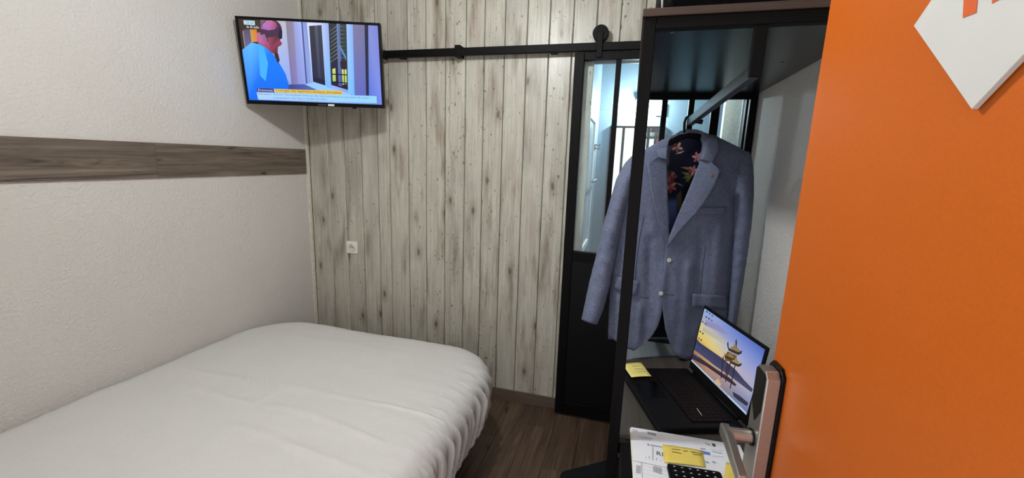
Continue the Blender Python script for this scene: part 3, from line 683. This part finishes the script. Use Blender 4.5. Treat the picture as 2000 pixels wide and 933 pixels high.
p.poly([(786, 350), (850, 380), (846, 420), (770, 410), (764, 380)], (110, 84, 50))
roof(800, 372, .66, (70, 50, 40), (146, 122, 66)); roof(838, 408, .70, (60, 46, 36), (160, 140, 80))
p.poly([(820, 610), (870, 640), (930, 690), (920, 712), (860, 670), (826, 640)], (56, 56, 76))
p.poly([(690, 540), (720, 520), (740, 560), (720, 590)], (216, 180, 140))
p.poly([(538, 388), (916, 752), (916, 770), (538, 402)], (190, 214, 240))
for k in range(9): p.poly([(690+k*11, 540+k*10.5), (696+k*11, 545+k*10.5), (696+k*11, 552+k*10.5), (690+k*11, 547+k*10.5)], [(60, 90, 180), (220, 120, 40), (40, 60, 90)][k % 3])
for (x, y) in ((650, 100), (668, 112), (686, 126), (646, 132), (664, 142), (682, 154), (622, 160), (640, 172), (606, 220), (622, 232), (594, 262), (610, 272), (582, 310), (598, 322), (570, 366), (586, 378)):
    p.poly([(x-5, y-7), (x+5, y-1), (x+3, y+7), (x-7, y+1)], [(60, 90, 150), (220, 226, 240), (40, 60, 90), (240, 240, 246)][(x+y) % 4])
tag(p.build('screen', 'screen_lap', t, recalc=False), 'lit screen with lakeside pagoda at sunset')
# yellow note on the palm rest
def note(name, mat, c, label, lift, curl=.006):
    m = MB(); n = 6
    def f(u, v):
        q = (c[0]*(1-u)+c[1]*u)*(1-v)+(c[3]*(1-u)+c[2]*u)*v; return q+Vector((0, 0, lift+curl*v*v+.0015*sin(u*3)))
    m.grid(f, n, n); o = m.build(name, mat, smooth=True, solid=.0003); return tag(o, label, 'sticky note')
c = [at(x, y, 2, .749) for x, y in ((1216, 711), (1253, 708), (1272, 738), (1233, 740))]
nt = note('sticky_note', 'yellow', c, 'pale yellow sticky note on corner of the laptop', .0012)
def scrib(parent, name, c, rows, z, col=(70, 66, 60), seed=1):
    rnd = random.Random(seed)
    def fn(x, y, L): q = (c[0]*(1-x)+c[1]*x)*(1-y)+(c[3]*(1-x)+c[2]*x)*y; return q+Vector((0, 0, z+.006*y*y))
    P_ = Paint(fn)
    for (x0, y0, x1, y1) in rows:
        n = int((x1-x0)*60)+3; pts = [(lerp(x0, x1, k/n), lerp(y0, y1, k/n)+rnd.uniform(-.028, .028)) for k in range(n+1)]
        for a, b in zip(pts[:-1], pts[1:]): P_.poly([(a[0], a[1]-.014), (b[0], b[1]-.014), (b[0], b[1]+.014), (a[0], a[1]+.014)], col, 1)
    return P_.build(name, 'print_', parent, recalc=False)
scrib(nt, 'handwriting', c, [(.38, .25, .80, .25), (.42, .45, .85, .47), (.45, .65, .85, .66)], .0032, (130, 120, 70), 3)

# ================================================================== PAPERS, NOTES, KEYPAD
PZ = STZ+.0045
cor = [at(1230, 834, 2, PZ), at(1452, 871, 2, PZ)]
pe = (cor[1]-cor[0]).normalized(); pn = Vector((pe.y, -pe.x, 0))
for k in range(3):
    o_ = cor[0]+pe*(.002*k)-pn*(.0015*k); z = STZ+.0006+.0013*k; d = .21; wd = .297
    m = MB().prism([(q.x, q.y, z) for q in (o_, o_+pe*wd, o_+pe*wd+pn*d, o_+pn*d)], (0, 0, .0011))
    lab = ['lowest sheet of the paper stack by the door handle', 'middle sheet of the paper stack by the door handle', 'printed form on top of the paper stack by door handle'][k]
    sh = m.build('paper_sheet', simple('paper_%d' % k, [srgb(226, 222, 200), srgb(232, 230, 222), srgb(232, 233, 238)][k], .8, 0, .2, 4, .02)); tag(sh, lab, 'paper', 'papers on the side table')
zt = STZ+.0006+.0013*2+.0012
def zp(x, y, L): return at(1220+x/7.692, 820+y/7.692, 2, zt)+Vector((0, 0, .00003*L))
p = Paint(zp)
K = (70, 72, 84)
p.poly([(118, 605), (250, 630), (640, 712), (640, 717), (250, 636), (118, 609)], K)
for i in range(5): p.poly([(122+i*16, 138+i*3), (130+i*16, 140+i*3), (132+i*16, 175+i*3), (124+i*16, 173+i*3)], (150, 150, 156))
for i in range(8): p.poly([(346+i*16, 172+i*4), (356+i*16, 174+i*4), (356+i*16, 212+i*4), (346+i*16, 210+i*4)], (110, 110, 116))
p.poly([(210, 244), (425, 278), (424, 284), (210, 250)], (120, 130, 160)); p.poly([(250, 268), (390, 292), (390, 297), (250, 273)], (150, 156, 180))
p.poly([(390, 370), (560, 404), (560, 412), (390, 378)], K); p.poly([(340, 358), (370, 366), (370, 384), (340, 376)], (120, 120, 130))
for x, y0, y1, w_ in ((424, 400, 605, 16), (370, 540, 585, 14), (318, 556, 580, 12), (480, 565, 605, 14), (540, 596, 620, 12)): p.poly([(x-w_/2, y0), (x+w_/2, y0+3), (x+w_/2, y1), (x-w_/2, y1-3)], (170, 172, 182))
p.text('RI', (470, 524), (575, 546), 84, (60, 60, 76))
for i in range(4):
    for j in range(5): p.poly([(172+i*18, 680+j*24+i*4), (182+i*18, 682+j*24+i*4), (184+i*18, 698+j*24+i*4), (174+i*18, 696+j*24+i*4)], (90, 92, 100))
p.poly([(250, 632), (257, 634), (268, 869), (260, 869)], (130, 132, 142))
for i in range(6): p.poly([(430+i*22, 690+i*5), (440+i*22, 692+i*5), (442+i*22, 780+i*8), (432+i*22, 778+i*8)], (120, 122, 130))
for i in range(3): p.poly([(275, 680+i*60), (640, 770+i*60), (640, 773+i*60), (275, 683+i*60)], (196, 198, 206))
p.poly([(1172, 470), (1282, 496), (1284, 530), (1180, 508)], (90, 130, 200)); p.poly([(1130, 424), (1215, 436), (1215, 446), (1130, 434)], (150, 160, 210))
p.poly([(1292, 436), (1480, 470), (1480, 474), (1292, 440)], (160, 170, 210)); p.poly([(1310, 540), (1484, 556), (1484, 560), (1310, 544)], (160, 170, 210)); p.poly([(1310, 470), (1460, 500), (1460, 508), (1310, 478)], (170, 178, 214))
p.poly([(1310, 355), (1362, 370), (1362, 408), (1315, 388)], (60, 60, 70)); p.poly([(1208, 345), (1280, 378), (1278, 388), (1206, 352)], (120, 120, 130))
for a in (1210, 1310): p.poly([(a, 622), (a+54, 640), (a+54, 652), (a, 634)], (130, 136, 176))
p.build('print', 'print_', sh, recalc=False, kind='stuff')
c = [at(1220+x/7.692, 820+y/7.692, 2, zt+.001) for x, y in ((566, 368), (1170, 462), (1215, 715), (590, 640))]
nt = note('sticky_note', 'yellow2', c, 'amber sticky note with handwriting on the printed form', .0008, .001)
scrib(nt, 'handwriting', c, [(.22, .22, .44, .22), (.22, .40, .46, .42), (.5, .24, .62, .24), (.68, .22, .97, .26), (.72, .36, .96, .36)], .0032, (70, 60, 30), 5)
c = [at(x, y, 2, zt) for x, y in ((1418, 903), (1450, 912), (1448, 950), (1412, 945))]
note('sticky_note', 'yellow2', c, 'amber sticky note half hidden behind the door lever', .0012, .012)
# small keypad
kz = zt+.001
c = [at(1220+x/7.692, 820+y/7.692, 2, kz+.012) for x, y in ((634, 640), (1440, 768))]
ke = (c[1]-c[0]).normalized(); kn = Vector((ke.y, -ke.x, 0)); kwid = (c[1]-c[0]).length
t = thing('keypad', 'small black keypad with white legends lying on the papers', 'keypad', Vector((c[0].x, c[0].y, kz))+ke*kwid/2+kn*.05)
o0 = Vector((c[0].x, c[0].y, kz)); pts = []
hh = .085
for cx, cy, a0 in ((kwid, 0, -pi/2), (kwid, hh, 0), (0, hh, pi/2), (0, 0, pi)):
    for k in range(5):
        a = a0+pi/2*k/4; r = .007; X = min(max(cx, r), kwid-r)+r*cos(a); Y = min(max(cy, r), hh-r)+r*sin(a); pts.append(o0+ke*X+kn*Y)
MB().prism(pts, (0, 0, .011)).build('body', 'softblack', t, bevel=.001)
pr = Paint(lambda x, y, L: o0+ke*x+kn*y+Vector((0, 0, .01365)))
for r in range(5):
    for q in range(6):
        x = .008+q*(kwid-.016)/6; y = .006+r*.0155; wk = (kwid-.016)/6-.002
        MB().obox(o0+ke*(x+wk/2)+kn*(y+.0067)+LZ*.0122, ke*wk/2, kn*.0066, LZ*.0012).build('key', 'key', t)
        pr.poly([(x+wk*.35, y+.004), (x+wk*.62, y+.004), (x+wk*.62, y+.0065), (x+wk*.35, y+.0065)], (225, 225, 225), 1)
pr.build('legends', 'print_', t, recalc=False)

# ================================================================== ENTRANCE DOOR
th = radians(5.0); DE = Vector((2.345, -1.55, 0)); Dd = Vector((sin(th), -cos(th), 0)); Dn = Vector((-cos(th), -sin(th), 0))
def DP(u, n, z): return DE+Dd*u+Dn*n+Vector((0, 0, z))
t = thing('entrance_door', 'bright orange entrance door standing open into the room', 'door', DP(.415, -.02, .008))
MB().obox(DP(.415, -.02, 1.028), Dd*.415, Dn*.02, LZ*1.02).build('door_leaf', 'orange', t, bevel=.003)
for z in (.25, 1.0, 1.8): MB().tube([DP(.832, -.03, z-.05), DP(.832, -.03, z+.05)], .007, 12).build('hinge', 'steel', t)
# lock escutcheon with reader
def esc(n0, n1, grow, z0, z1, ch):
    u0, u1 = .004-grow, .054+grow; z0 -= grow; z1 += grow
    pl = [(u0+ch, z0), (u1-ch, z0), (u1, z0+ch), (u1, z1-ch), (u1-ch, z1), (u0+ch, z1), (u0, z1-ch), (u0, z0+ch)]
    return [DP(u, n0, z) for u, z in pl], Dn*(n1-n0)
lk = MB().prism(*esc(0, .005, .004, .86, 1.160, .012)).build('lock_gasket', 'gloss', t)
lk = MB().prism(*esc(.005, .028, 0, .865, 1.156, .012)).build('lock_case', 'steel', t, bevel=.002)
MB().prism([DP(u, .0282, z) for u, z in ((.010, 1.145), (.014, 1.150), (.045, 1.150), (.049, 1.145), (.049, 1.082), (.030, 1.052), (.010, 1.082))], Dn*.0012).build('card_reader', 'gloss', lk)
MB().tube([DP(.029, .028, 1.018), DP(.029, .070, 1.018)], .0125, 20).build('handle_neck', 'steel', t, smooth=False)
MB().tube([DP(.029, .028, 1.018), DP(.029, .031, 1.018)], .0155, 20).build('handle_collar', 'gloss', t)
lv = MB(); hv = [(.010, 1.006), (.010, 1.028), (.046, 1.030), (.150, 1.022), (.156, 1.014), (.150, 1.006), (.046, 1.006)]
lv.prism([DP(u, .063+.09*max(0, u-.03), z) for u, z in hv], Dn*.016).build('handle_lever', 'steel', t, bevel=.0035)
# diamond sign
sc0, h_ = (.318, 1.6645), .1015
t2 = thing('diamond_sign', 'white diamond shaped sign with orange cut-out strokes on the door', 'sign', DP(sc0[0], .003, sc0[1]-h_))
MB().prism([DP(sc0[0]+a*h_, .0015, sc0[1]+b*h_) for a, b in ((-1, 0), (0, -1), (1, 0), (0, 1))], Dn*.0055).build('plate', 'sign', t2, bevel=.0006)
def dq(x, y):
    r = AF+AR*(x-1000)/FPX-AU*(y-466.5)/FPX; n = np.array(Dn); tt = ((np.array(DP(0, .0072, 0))-CAM)@n)/(r@n); P = CAM+tt*r
    return Vector(P)
for st_ in ([(1881, 35), (1907, 25), (1914, -40), (1885, -40)], [(1938, 7), (1958, -4), (1966, -60), (1944, -60)]):
    MB().prism([dq(x, y) for x, y in st_], Dn*.0004).build('stroke', 'orange_in', t2)

# ================================================================== JACKET ON ITS HANGER
def YCf(x): return -.66+.215*(x-1222)/248
YC = YCf(1345)
ip = lambda t_, pts: float(np.interp(t_, [q[0] for q in pts], [q[1] for q in pts]))
XL = [(262, 1300), (290, 1262), (305, 1240), (318, 1228), (350, 1222), (400, 1215), (470, 1205), (535, 1194), (600, 1190), (650, 1188), (700, 1190)]
XR = [(258, 1390), (265, 1402), (285, 1440), (300, 1462), (340, 1454), (380, 1444), (423, 1437), (514, 1432), (587, 1428), (700, 1436)]
def prof_(y): return ip(y, [(255, .35), (300, .6), (360, .95), (450, 1.0), (560, .92), (700, .8)])
def yfront(x, y):
    xl, xr = ip(y, XL), ip(y, XR); q = (x-(xl+xr)/2)/max(6, (xr-xl)/2); q = max(-1, min(1, q))
    return YCf(x)-.012-.078*prof_(y)*(1-abs(q)**2.6)**.6
def yback(x, y):
    xl, xr = ip(y, XL), ip(y, XR); q = (x-(xl+xr)/2)/max(6, (xr-xl)/2); q = max(-1, min(1, q))
    return YCf(x)-.012+.062*prof_(y)*(1-abs(q)**2.6)**.6
SHL = [(1222, 320), (1240, 305), (1262, 290), (1290, 274), (1308, 268), (1320, 262), (1400, 262)]
SHR = [(1370, 262), (1385, 262), (1402, 266), (1440, 285), (1464, 300), (1475, 312)]
jk = thing('suit_jacket', 'blue grey linen suit jacket hanging above the laptop', 'jacket', at(1310, 690, 1, YC))
def wr(x, y, a=1.0):
    def crease(x0, y0, x1, y1, w_, h):
        dx, dy = x1-x0, y1-y0; tt = max(0, min(1, ((x-x0)*dx+(y-y0)*dy)/(dx*dx+dy*dy))); return h*math.exp(-(math.hypot(x-x0-dx*tt, y-y0-dy*tt)/w_)**2)
    d = .012*noise.noise((x*.018, y*.008, 1.7))+.007*noise.noise((x*.055, y*.010, 5.0))+.0022*noise.noise((x*.03, y*.07, 9.0))
    d *= max(0, min(1, (y-400)/90))*.75+.25
    d += crease(1345, 520, 1330, 690, 9, -.012)+crease(1368, 450, 1372, 690, 10, .012)+crease(1272, 470, 1262, 660, 10, .012)+crease(1250, 600, 1244, 680, 7, -.010)+crease(1405, 440, 1395, 570, 10, -.010)+crease(1420, 420, 1425, 560, 8, .010)
    d += crease(1310, 530, 1345, 600, 7, -.006)+crease(1300, 520, 1282, 640, 8, -.008)+crease(1425, 350, 1436, 410, 9, .010)+crease(1385, 605, 1392, 690, 8, -.008)
    return d*a
def panel(xa, xc, top, bot, nu, nv, side):
    m = MB()
    def f(u, v):
        y0 = 300.0
        for _ in range(12): x = lerp(ip(y0, xa), ip(y0, xc), u); y0 = .5*y0+.5*ip(x, top)
        y1 = 660.0
        for _ in range(14): x = lerp(ip(y1, xa), ip(y1, xc), u); y1 = .5*y1+.5*ip(x, bot)
        y = lerp(y0, y1, v); x = lerp(ip(y, xa), ip(y, xc), u)
        return at(x, y, 1, yfront(x, y)-side+wr(x, y, 1 if .03 < u else 0))
    return m.grid(f, nu, nv)
XCL = [(255, 1322), (270, 1308), (285, 1303), (380, 1304), (470, 1308), (572, 1296), (600, 1294), (624, 1289), (640, 1283), (655, 1274), (668, 1262), (678, 1248), (684, 1238), (700, 1225)]
HEML = [(1185, 648), (1190, 654), (1204, 667), (1220, 678), (1236, 684), (1262, 680), (1290, 670)]
panel(XL, XCL, SHL, HEML, 40, 80, 0).build('front_panel', 'jacket', jk, smooth=True, solid=.003)
XCR = [(255, 1388), (278, 1378), (314, 1368), (367, 1347), (430, 1320), (467, 1305), (480, 1301), (508, 1298), (560, 1291), (580, 1291), (600, 1294), (640, 1299), (665, 1306), (680, 1313), (692, 1321), (700, 1332), (706, 1345)]
HEMR = [(1300, 688), (1320, 696), (1340, 702), (1365, 697), (1400, 684), (1436, 668)]
XRr = XR
panel(XRr, XCR, SHR, HEMR, 44, 80, .005).build('front_panel', 'jacket', jk, smooth=True, solid=.003)
# back panel, and lining laid inside it
SHB = [(1222, 320), (1240, 305), (1262, 290), (1290, 274), (1320, 262), (1345, 258), (1380, 260), (1402, 266), (1440, 285), (1464, 300), (1475, 312)]
def backp(u, v, off_=0.0, bot=662):
    y0 = 300.0
    for _ in range(12): x = lerp(ip(y0, XL), ip(y0, XR), u); y0 = .5*y0+.5*ip(x, SHB)
    y = lerp(y0, bot, v); x = lerp(ip(y, XL), ip(y, XR), u); return x, y
m = MB(); m.grid(lambda u, v: at(*backp(u, v), 1, yback(*backp(u, v))), 30, 40); m.build('back_panel', 'jacket', jk, smooth=True, solid=.003)
li = Paint(lambda x, y, L: at(x, y, 1, yback(x, y)-.006-.0004*L))
def zl(x, y): return (1290+x/3.733, 230+y/3.733)
k0 = len(li.v)
for j in range(31):
    for i in range(25):
        u, v = .06+.88*i/24, .02+.97*j/30; x, y = backp(u, v); li.v.append(Vector(li.fn(x, y, 0)))
        c = (26, 29, 52) if y < 385 else ((92, 112, 170) if (1290 < x < 1326 and y < 520) else (18, 19, 28)); li.col.append(srgb(*c))
for j in range(30):
    for i in range(24): a = k0+j*25+i; li.f.append([a, a+1, a+26, a+25])
def flower(cx, cy, r, cols, n=5, rot=0.0, thin=.5):
    for k in range(n):
        a = rot+2*pi*k/n; ca, sa = cos(a), sin(a)
        pts = [(0, 0), (r*.5, r*thin*.5), (r, r*.12), (r*.95, -r*.18), (r*.5, -r*thin*.5)]
        li.poly([zl(cx+x*ca-y*sa, cy+x*sa+y*ca) for x, y in pts], tuple(min(255, int(q*1.05)) for q in cols[k % len(cols)]), 1+k % 3)
def leaf(x0, y0, x1, y1, w_, c):
    dx, dy = x1-x0, y1-y0; l = math.hypot(dx, dy); nx, ny = -dy/l*w_, dx/l*w_
    li.poly([zl(x0, y0), zl(x0+dx*.5+nx, y0+dy*.5+ny), zl(x1, y1), zl(x0+dx*.5-nx, y0+dy*.5-ny)], tuple(min(255, int(q*1.05)) for q in c), 2)
PK = [(196, 124, 132), (224, 170, 170), (170, 88, 104), (214, 150, 148)]
flower(122, 215, 42, [(220, 190, 176), (150, 96, 86), (200, 150, 140), (120, 70, 70)], 5, .3); leaf(110, 265, 180, 240, 6, (216, 200, 190))
flower(272, 288, 42, PK, 6, .2); flower(238, 385, 40, PK, 6, .8); flower(75, 430, 44, [(150, 70, 76), (120, 50, 60), (180, 100, 96)], 6, .1); flower(72, 500, 48, [(176, 84, 92), (150, 60, 72), (206, 130, 126)], 6, .5)
flower(88, 215, 30, [(120, 64, 60), (90, 44, 44)], 5, 1.2)
for a, b in ((145, 360), (150, 395), (160, 440), (180, 470)): leaf(a, b, 232, 420 if b > 380 else 372, 9, (150, 140, 84))
for a, b in ((200, 470), (215, 480), (235, 430)): leaf(a, b, 178, 400, 8, (112, 110, 60))
leaf(110, 470, 170, 500, 6, (140, 134, 96)); leaf(60, 380, 130, 430, 6, (104, 110, 70)); leaf(150, 360, 215, 378, 4, (206, 196, 150))
li.poly([zl(118, 560), zl(150, 530), zl(160, 640), zl(140, 720), zl(120, 700)], (92, 84, 60), 1); li.poly([zl(165, 520), zl(215, 480), zl(180, 640), zl(160, 690)], (14, 14, 24), 1)
li.build('lining', 'lining', jk, smooth=False, recalc=False)
# sleeves
def sleeve(levels, yc0, yc1, slant, seed):
    m = MB(); ys = [q[0] for q in levels]; n = 70; seg = 28
    def f(u, v):
        y = lerp(ys[0], ys[-1], v); xo = float(np.interp(y, ys, [q[1] for q in levels])); xi = float(np.interp(y, ys, [q[2] for q in levels])); a = 2*pi*u
        hw = abs(xo-xi)/2; xc = (xo+xi)/2; ry = float(np.interp(v, [0, .05, .14, .5, 1], [.012, .035, .058, .056, .047]))
        env = math.exp(-((v-.5)/.22)**2)+.35*math.exp(-((v-.85)/.2)**2)
        wv = 1+.13*(1-2*abs(sin(y*.12+1.5*sin(a)+2.4*noise.noise((cos(a)*.8, y*.02, seed)))) )*env*max(.15, .5+.9*noise.noise((y*.03, sin(a)*.7, seed+7)))
        x = xc+hw*cos(a)*(1+.35*(wv-1)); yy = y+slant*cos(a)*v+sin(a)*2*v
        Y = lerp(yc0, yc1, v)-ry*sin(a)*wv+.003*noise.noise((u*5, y*.05, seed+3))
        return at(x, yy, 1, Y)
    m.grid(f, seg, n)
    k = len(m.v); m.f.append([i for i in range(seg)]); return m
sl = [(300, 1240, 1252), (308, 1231, 1254), (320, 1220, 1252), (350, 1204, 1240), (400, 1190, 1224), (440, 1179, 1213), (500, 1165, 1202), (556, 1151, 1190), (600, 1142, 1178), (628, 1136, 1166)]
sleeve(sl, YCf(1240)-.008, YCf(1150)-.03, 5, 1.0).build('sleeve', 'jacket', jk, smooth=True, solid=.002)
sr = [(296, 1462, 1446), (303, 1467, 1440), (318, 1470, 1435), (345, 1472, 1432), (380, 1472, 1430), (423, 1469, 1429), (480, 1462, 1428), (540, 1453, 1426), (600, 1443, 1421), (640, 1437, 1418), (668, 1433, 1416)]
sleeve(sr, YCf(1455)-.008, YCf(1430)-.03, 3, 4.0).build('sleeve', 'jacket', jk, smooth=True, solid=.002)
# lapels and collar
def resamp(pts, n):
    P_ = np.array(pts, float); d = np.r_[0, np.cumsum(np.hypot(*np.diff(P_[:, :2], axis=0).T))]; tt = np.linspace(0, d[-1], n+1)
    return np.stack([np.interp(tt, d, P_[:, k]) for k in range(P_.shape[1])], 1)
def lapel(inner, outer, name, sign):
    n = 30; A, B = resamp(inner, n), resamp(outer, n); m = MB()
    def f(u, v):
        j = min(n, int(round(v*n))); x, y = A[j]*(1-u)+B[j]*u
        lift = .006+.004*sin(pi*min(1, u*1.0))*(1-v*.6)+.024*u**1.5*(1-v)**.6
        return at(x, y, 1, min(yfront(x, y), yfront(lerp(x, 1330, .15), y))-lift-.004)
    m.grid(f, 10, n); return m.build(name, 'jacket', jk, smooth=True, solid=.0022)
lapel([(1303, 300), (1303, 340), (1304, 400), (1305, 440), (1306, 480)], [(1288, 305), (1264, 317), (1268, 350), (1276, 395), (1288, 440), (1305, 481)], 'lapel', -1)
lapel([(1371, 304), (1366, 318), (1346, 368), (1320, 430), (1304, 468), (1300, 482)], [(1391, 318), (1408, 333), (1399, 357), (1381, 389), (1361, 415), (1322, 456), (1302, 484)], 'lapel', 1)
YB = YC+.045
def strip(A, B, name, nn=40):
    A, B = resamp(A, nn), resamp(B, nn); m = MB()
    def f(u, v):
        j = int(round(v*nn)); q = A[j]*(1-u)+B[j]*u; return at(q[0], q[1], 1, q[2]-.004*sin(pi*u))
    m.grid(f, 8, nn); return m.build(name, 'jacket', jk, smooth=True, solid=.0024)
yf = lambda x, y: yfront(x, y)-.034
fold = [(1303, 312, yf(1303, 312)), (1302, 295, yf(1303, 300)+.01), (1306, 279, YC-.045), (1318, 263, YC-.005), (1330, 255, YC+.03), (1345, 252, YB), (1362, 253, YB-.005), (1374, 258, YC+.01), (1379, 272, YC-.03), (1377, 290, yf(1377, 300)+.012), (1370, 311, yf(1370, 311))]
outr = [(1288, 307, yf(1288, 307)), (1283, 296, yf(1285, 300)+.008), (1287, 281, YC-.035), (1303, 267, YC+.0), (1322, 268, YC+.05), (1345, 272, YB+.02), (1372, 270, YC+.045), (1394, 263, YC+.015), (1402, 272, YC-.03), (1404, 294, yf(1400, 300)+.01), (1392, 318, yf(1392, 318))]
strip(fold, outr, 'collar')
stand = [(1306, 325, YC-.03), (1308, 300, YC-.02), (1312, 287, YC-.01), (1322, 275, YC+.01), (1333, 270, YC+.03), (1346, 268, YB-.006), (1360, 269, YB-.012), (1369, 273, YC+.005), (1372, 282, YC-.01), (1370, 296, YC-.02), (1364, 315, YC-.03)]
strip(fold, stand, 'collar_stand')
def disc_on(name, mat, x, y, lift, r, dep, parent=jk):
    q = at(x, y, 1, yfront(x, y)+wr(x, y)-lift); o = MB(); o.tube([q+Vector((0, dep, 0)), q], [r, r*.9], 20); o.add(disc(q+Vector((0, -.0005, 0)), (0, -1, 0), r*.7), [list(range(20))]); return o.build(name, mat, parent)
for x, y in ((1307, 508), (1291, 573)):
    b = disc_on('button', 'button', x, y, .012, .0085, .003)
    for dx, dz in ((-.002, .002), (.002, .002), (-.002, -.002), (.002, -.002)):
        q = at(x, y, 1, yfront(x, y)+wr(x, y)-.0132)+Vector((dx, 0, dz)); MB().tube([q, q+Vector((0, .001, 0))], .0008, 6).build('button_hole', 'thread', b)
disc_on('lapel_pin', 'brass', 1390, 341, .041, .0050, .010)
def patch(name, quad, lift, th_=.003, mat='jacket', n=10):
    m = MB()
    def f(u, v):
        x = lerp(lerp(quad[0][0], quad[1][0], u), lerp(quad[3][0], quad[2][0], u), v); y = lerp(lerp(quad[0][1], quad[1][1], u), lerp(quad[3][1], quad[2][1], u), v)
        return at(x, y, 1, yfront(x, y)+wr(x, y)-lift-.004*v)
    m.grid(f, n, 4); return m.build(name, mat, jk, smooth=True, solid=th_)
patch('pocket_flap', [(1199, 538), (1248, 549), (1243, 577), (1198, 563)], .007)
patch('pocket_flap', [(1353, 573), (1421, 577), (1420, 604), (1352, 599)], .012)
patch('breast_pocket', [(1358, 405), (1419, 404), (1417, 419), (1356, 417)], .013, .003)
def seam(pts, lift=.0068, r=.0011):
    R = resamp(pts, 24); MB().tube([at(x, y, 1, yfront(x, y)-lift+wr(x, y)) for x, y in R], r, 6).build('seam', 'thread', jk)
seam([(1258, 420), (1250, 460), (1243, 510), (1240, 548)], .0022); seam([(1378, 480), (1372, 530), (1368, 572)], .0072); seam([(1294, 574), (1306, 575), (1316, 576)], .0072)
seam([(1250, 580), (1260, 581), (1268, 580)], .0022)
# hanger
t = thing('coat_hanger', 'black coat hanger hooked on the hanging bar', 'hanger', at(1345, 262, 1, YC))
hk = [at(x, y, 1, YC+.012) for x, y in ((1337, 262), (1336.5, 250), (1337, 240), (1340, 231), (1346, 225.5), (1351, 226), (1353.5, 231), (1352.5, 238))]
MB().tube(hk, .0052, 10).build('hook', 'softblack', t, smooth=True)
arms = [at(x, y, 1, YCf(x)-.005) for x, y in ((1248, 318), (1275, 299), (1305, 280), (1328, 268), (1345, 264), (1366, 267), (1395, 280), (1425, 296), (1448, 312))]
MB().tube(arms, [.008, .011, .012, .011, .010, .011, .012, .011, .008], 12).build('shoulder_bar', 'softblack', t, smooth=True)
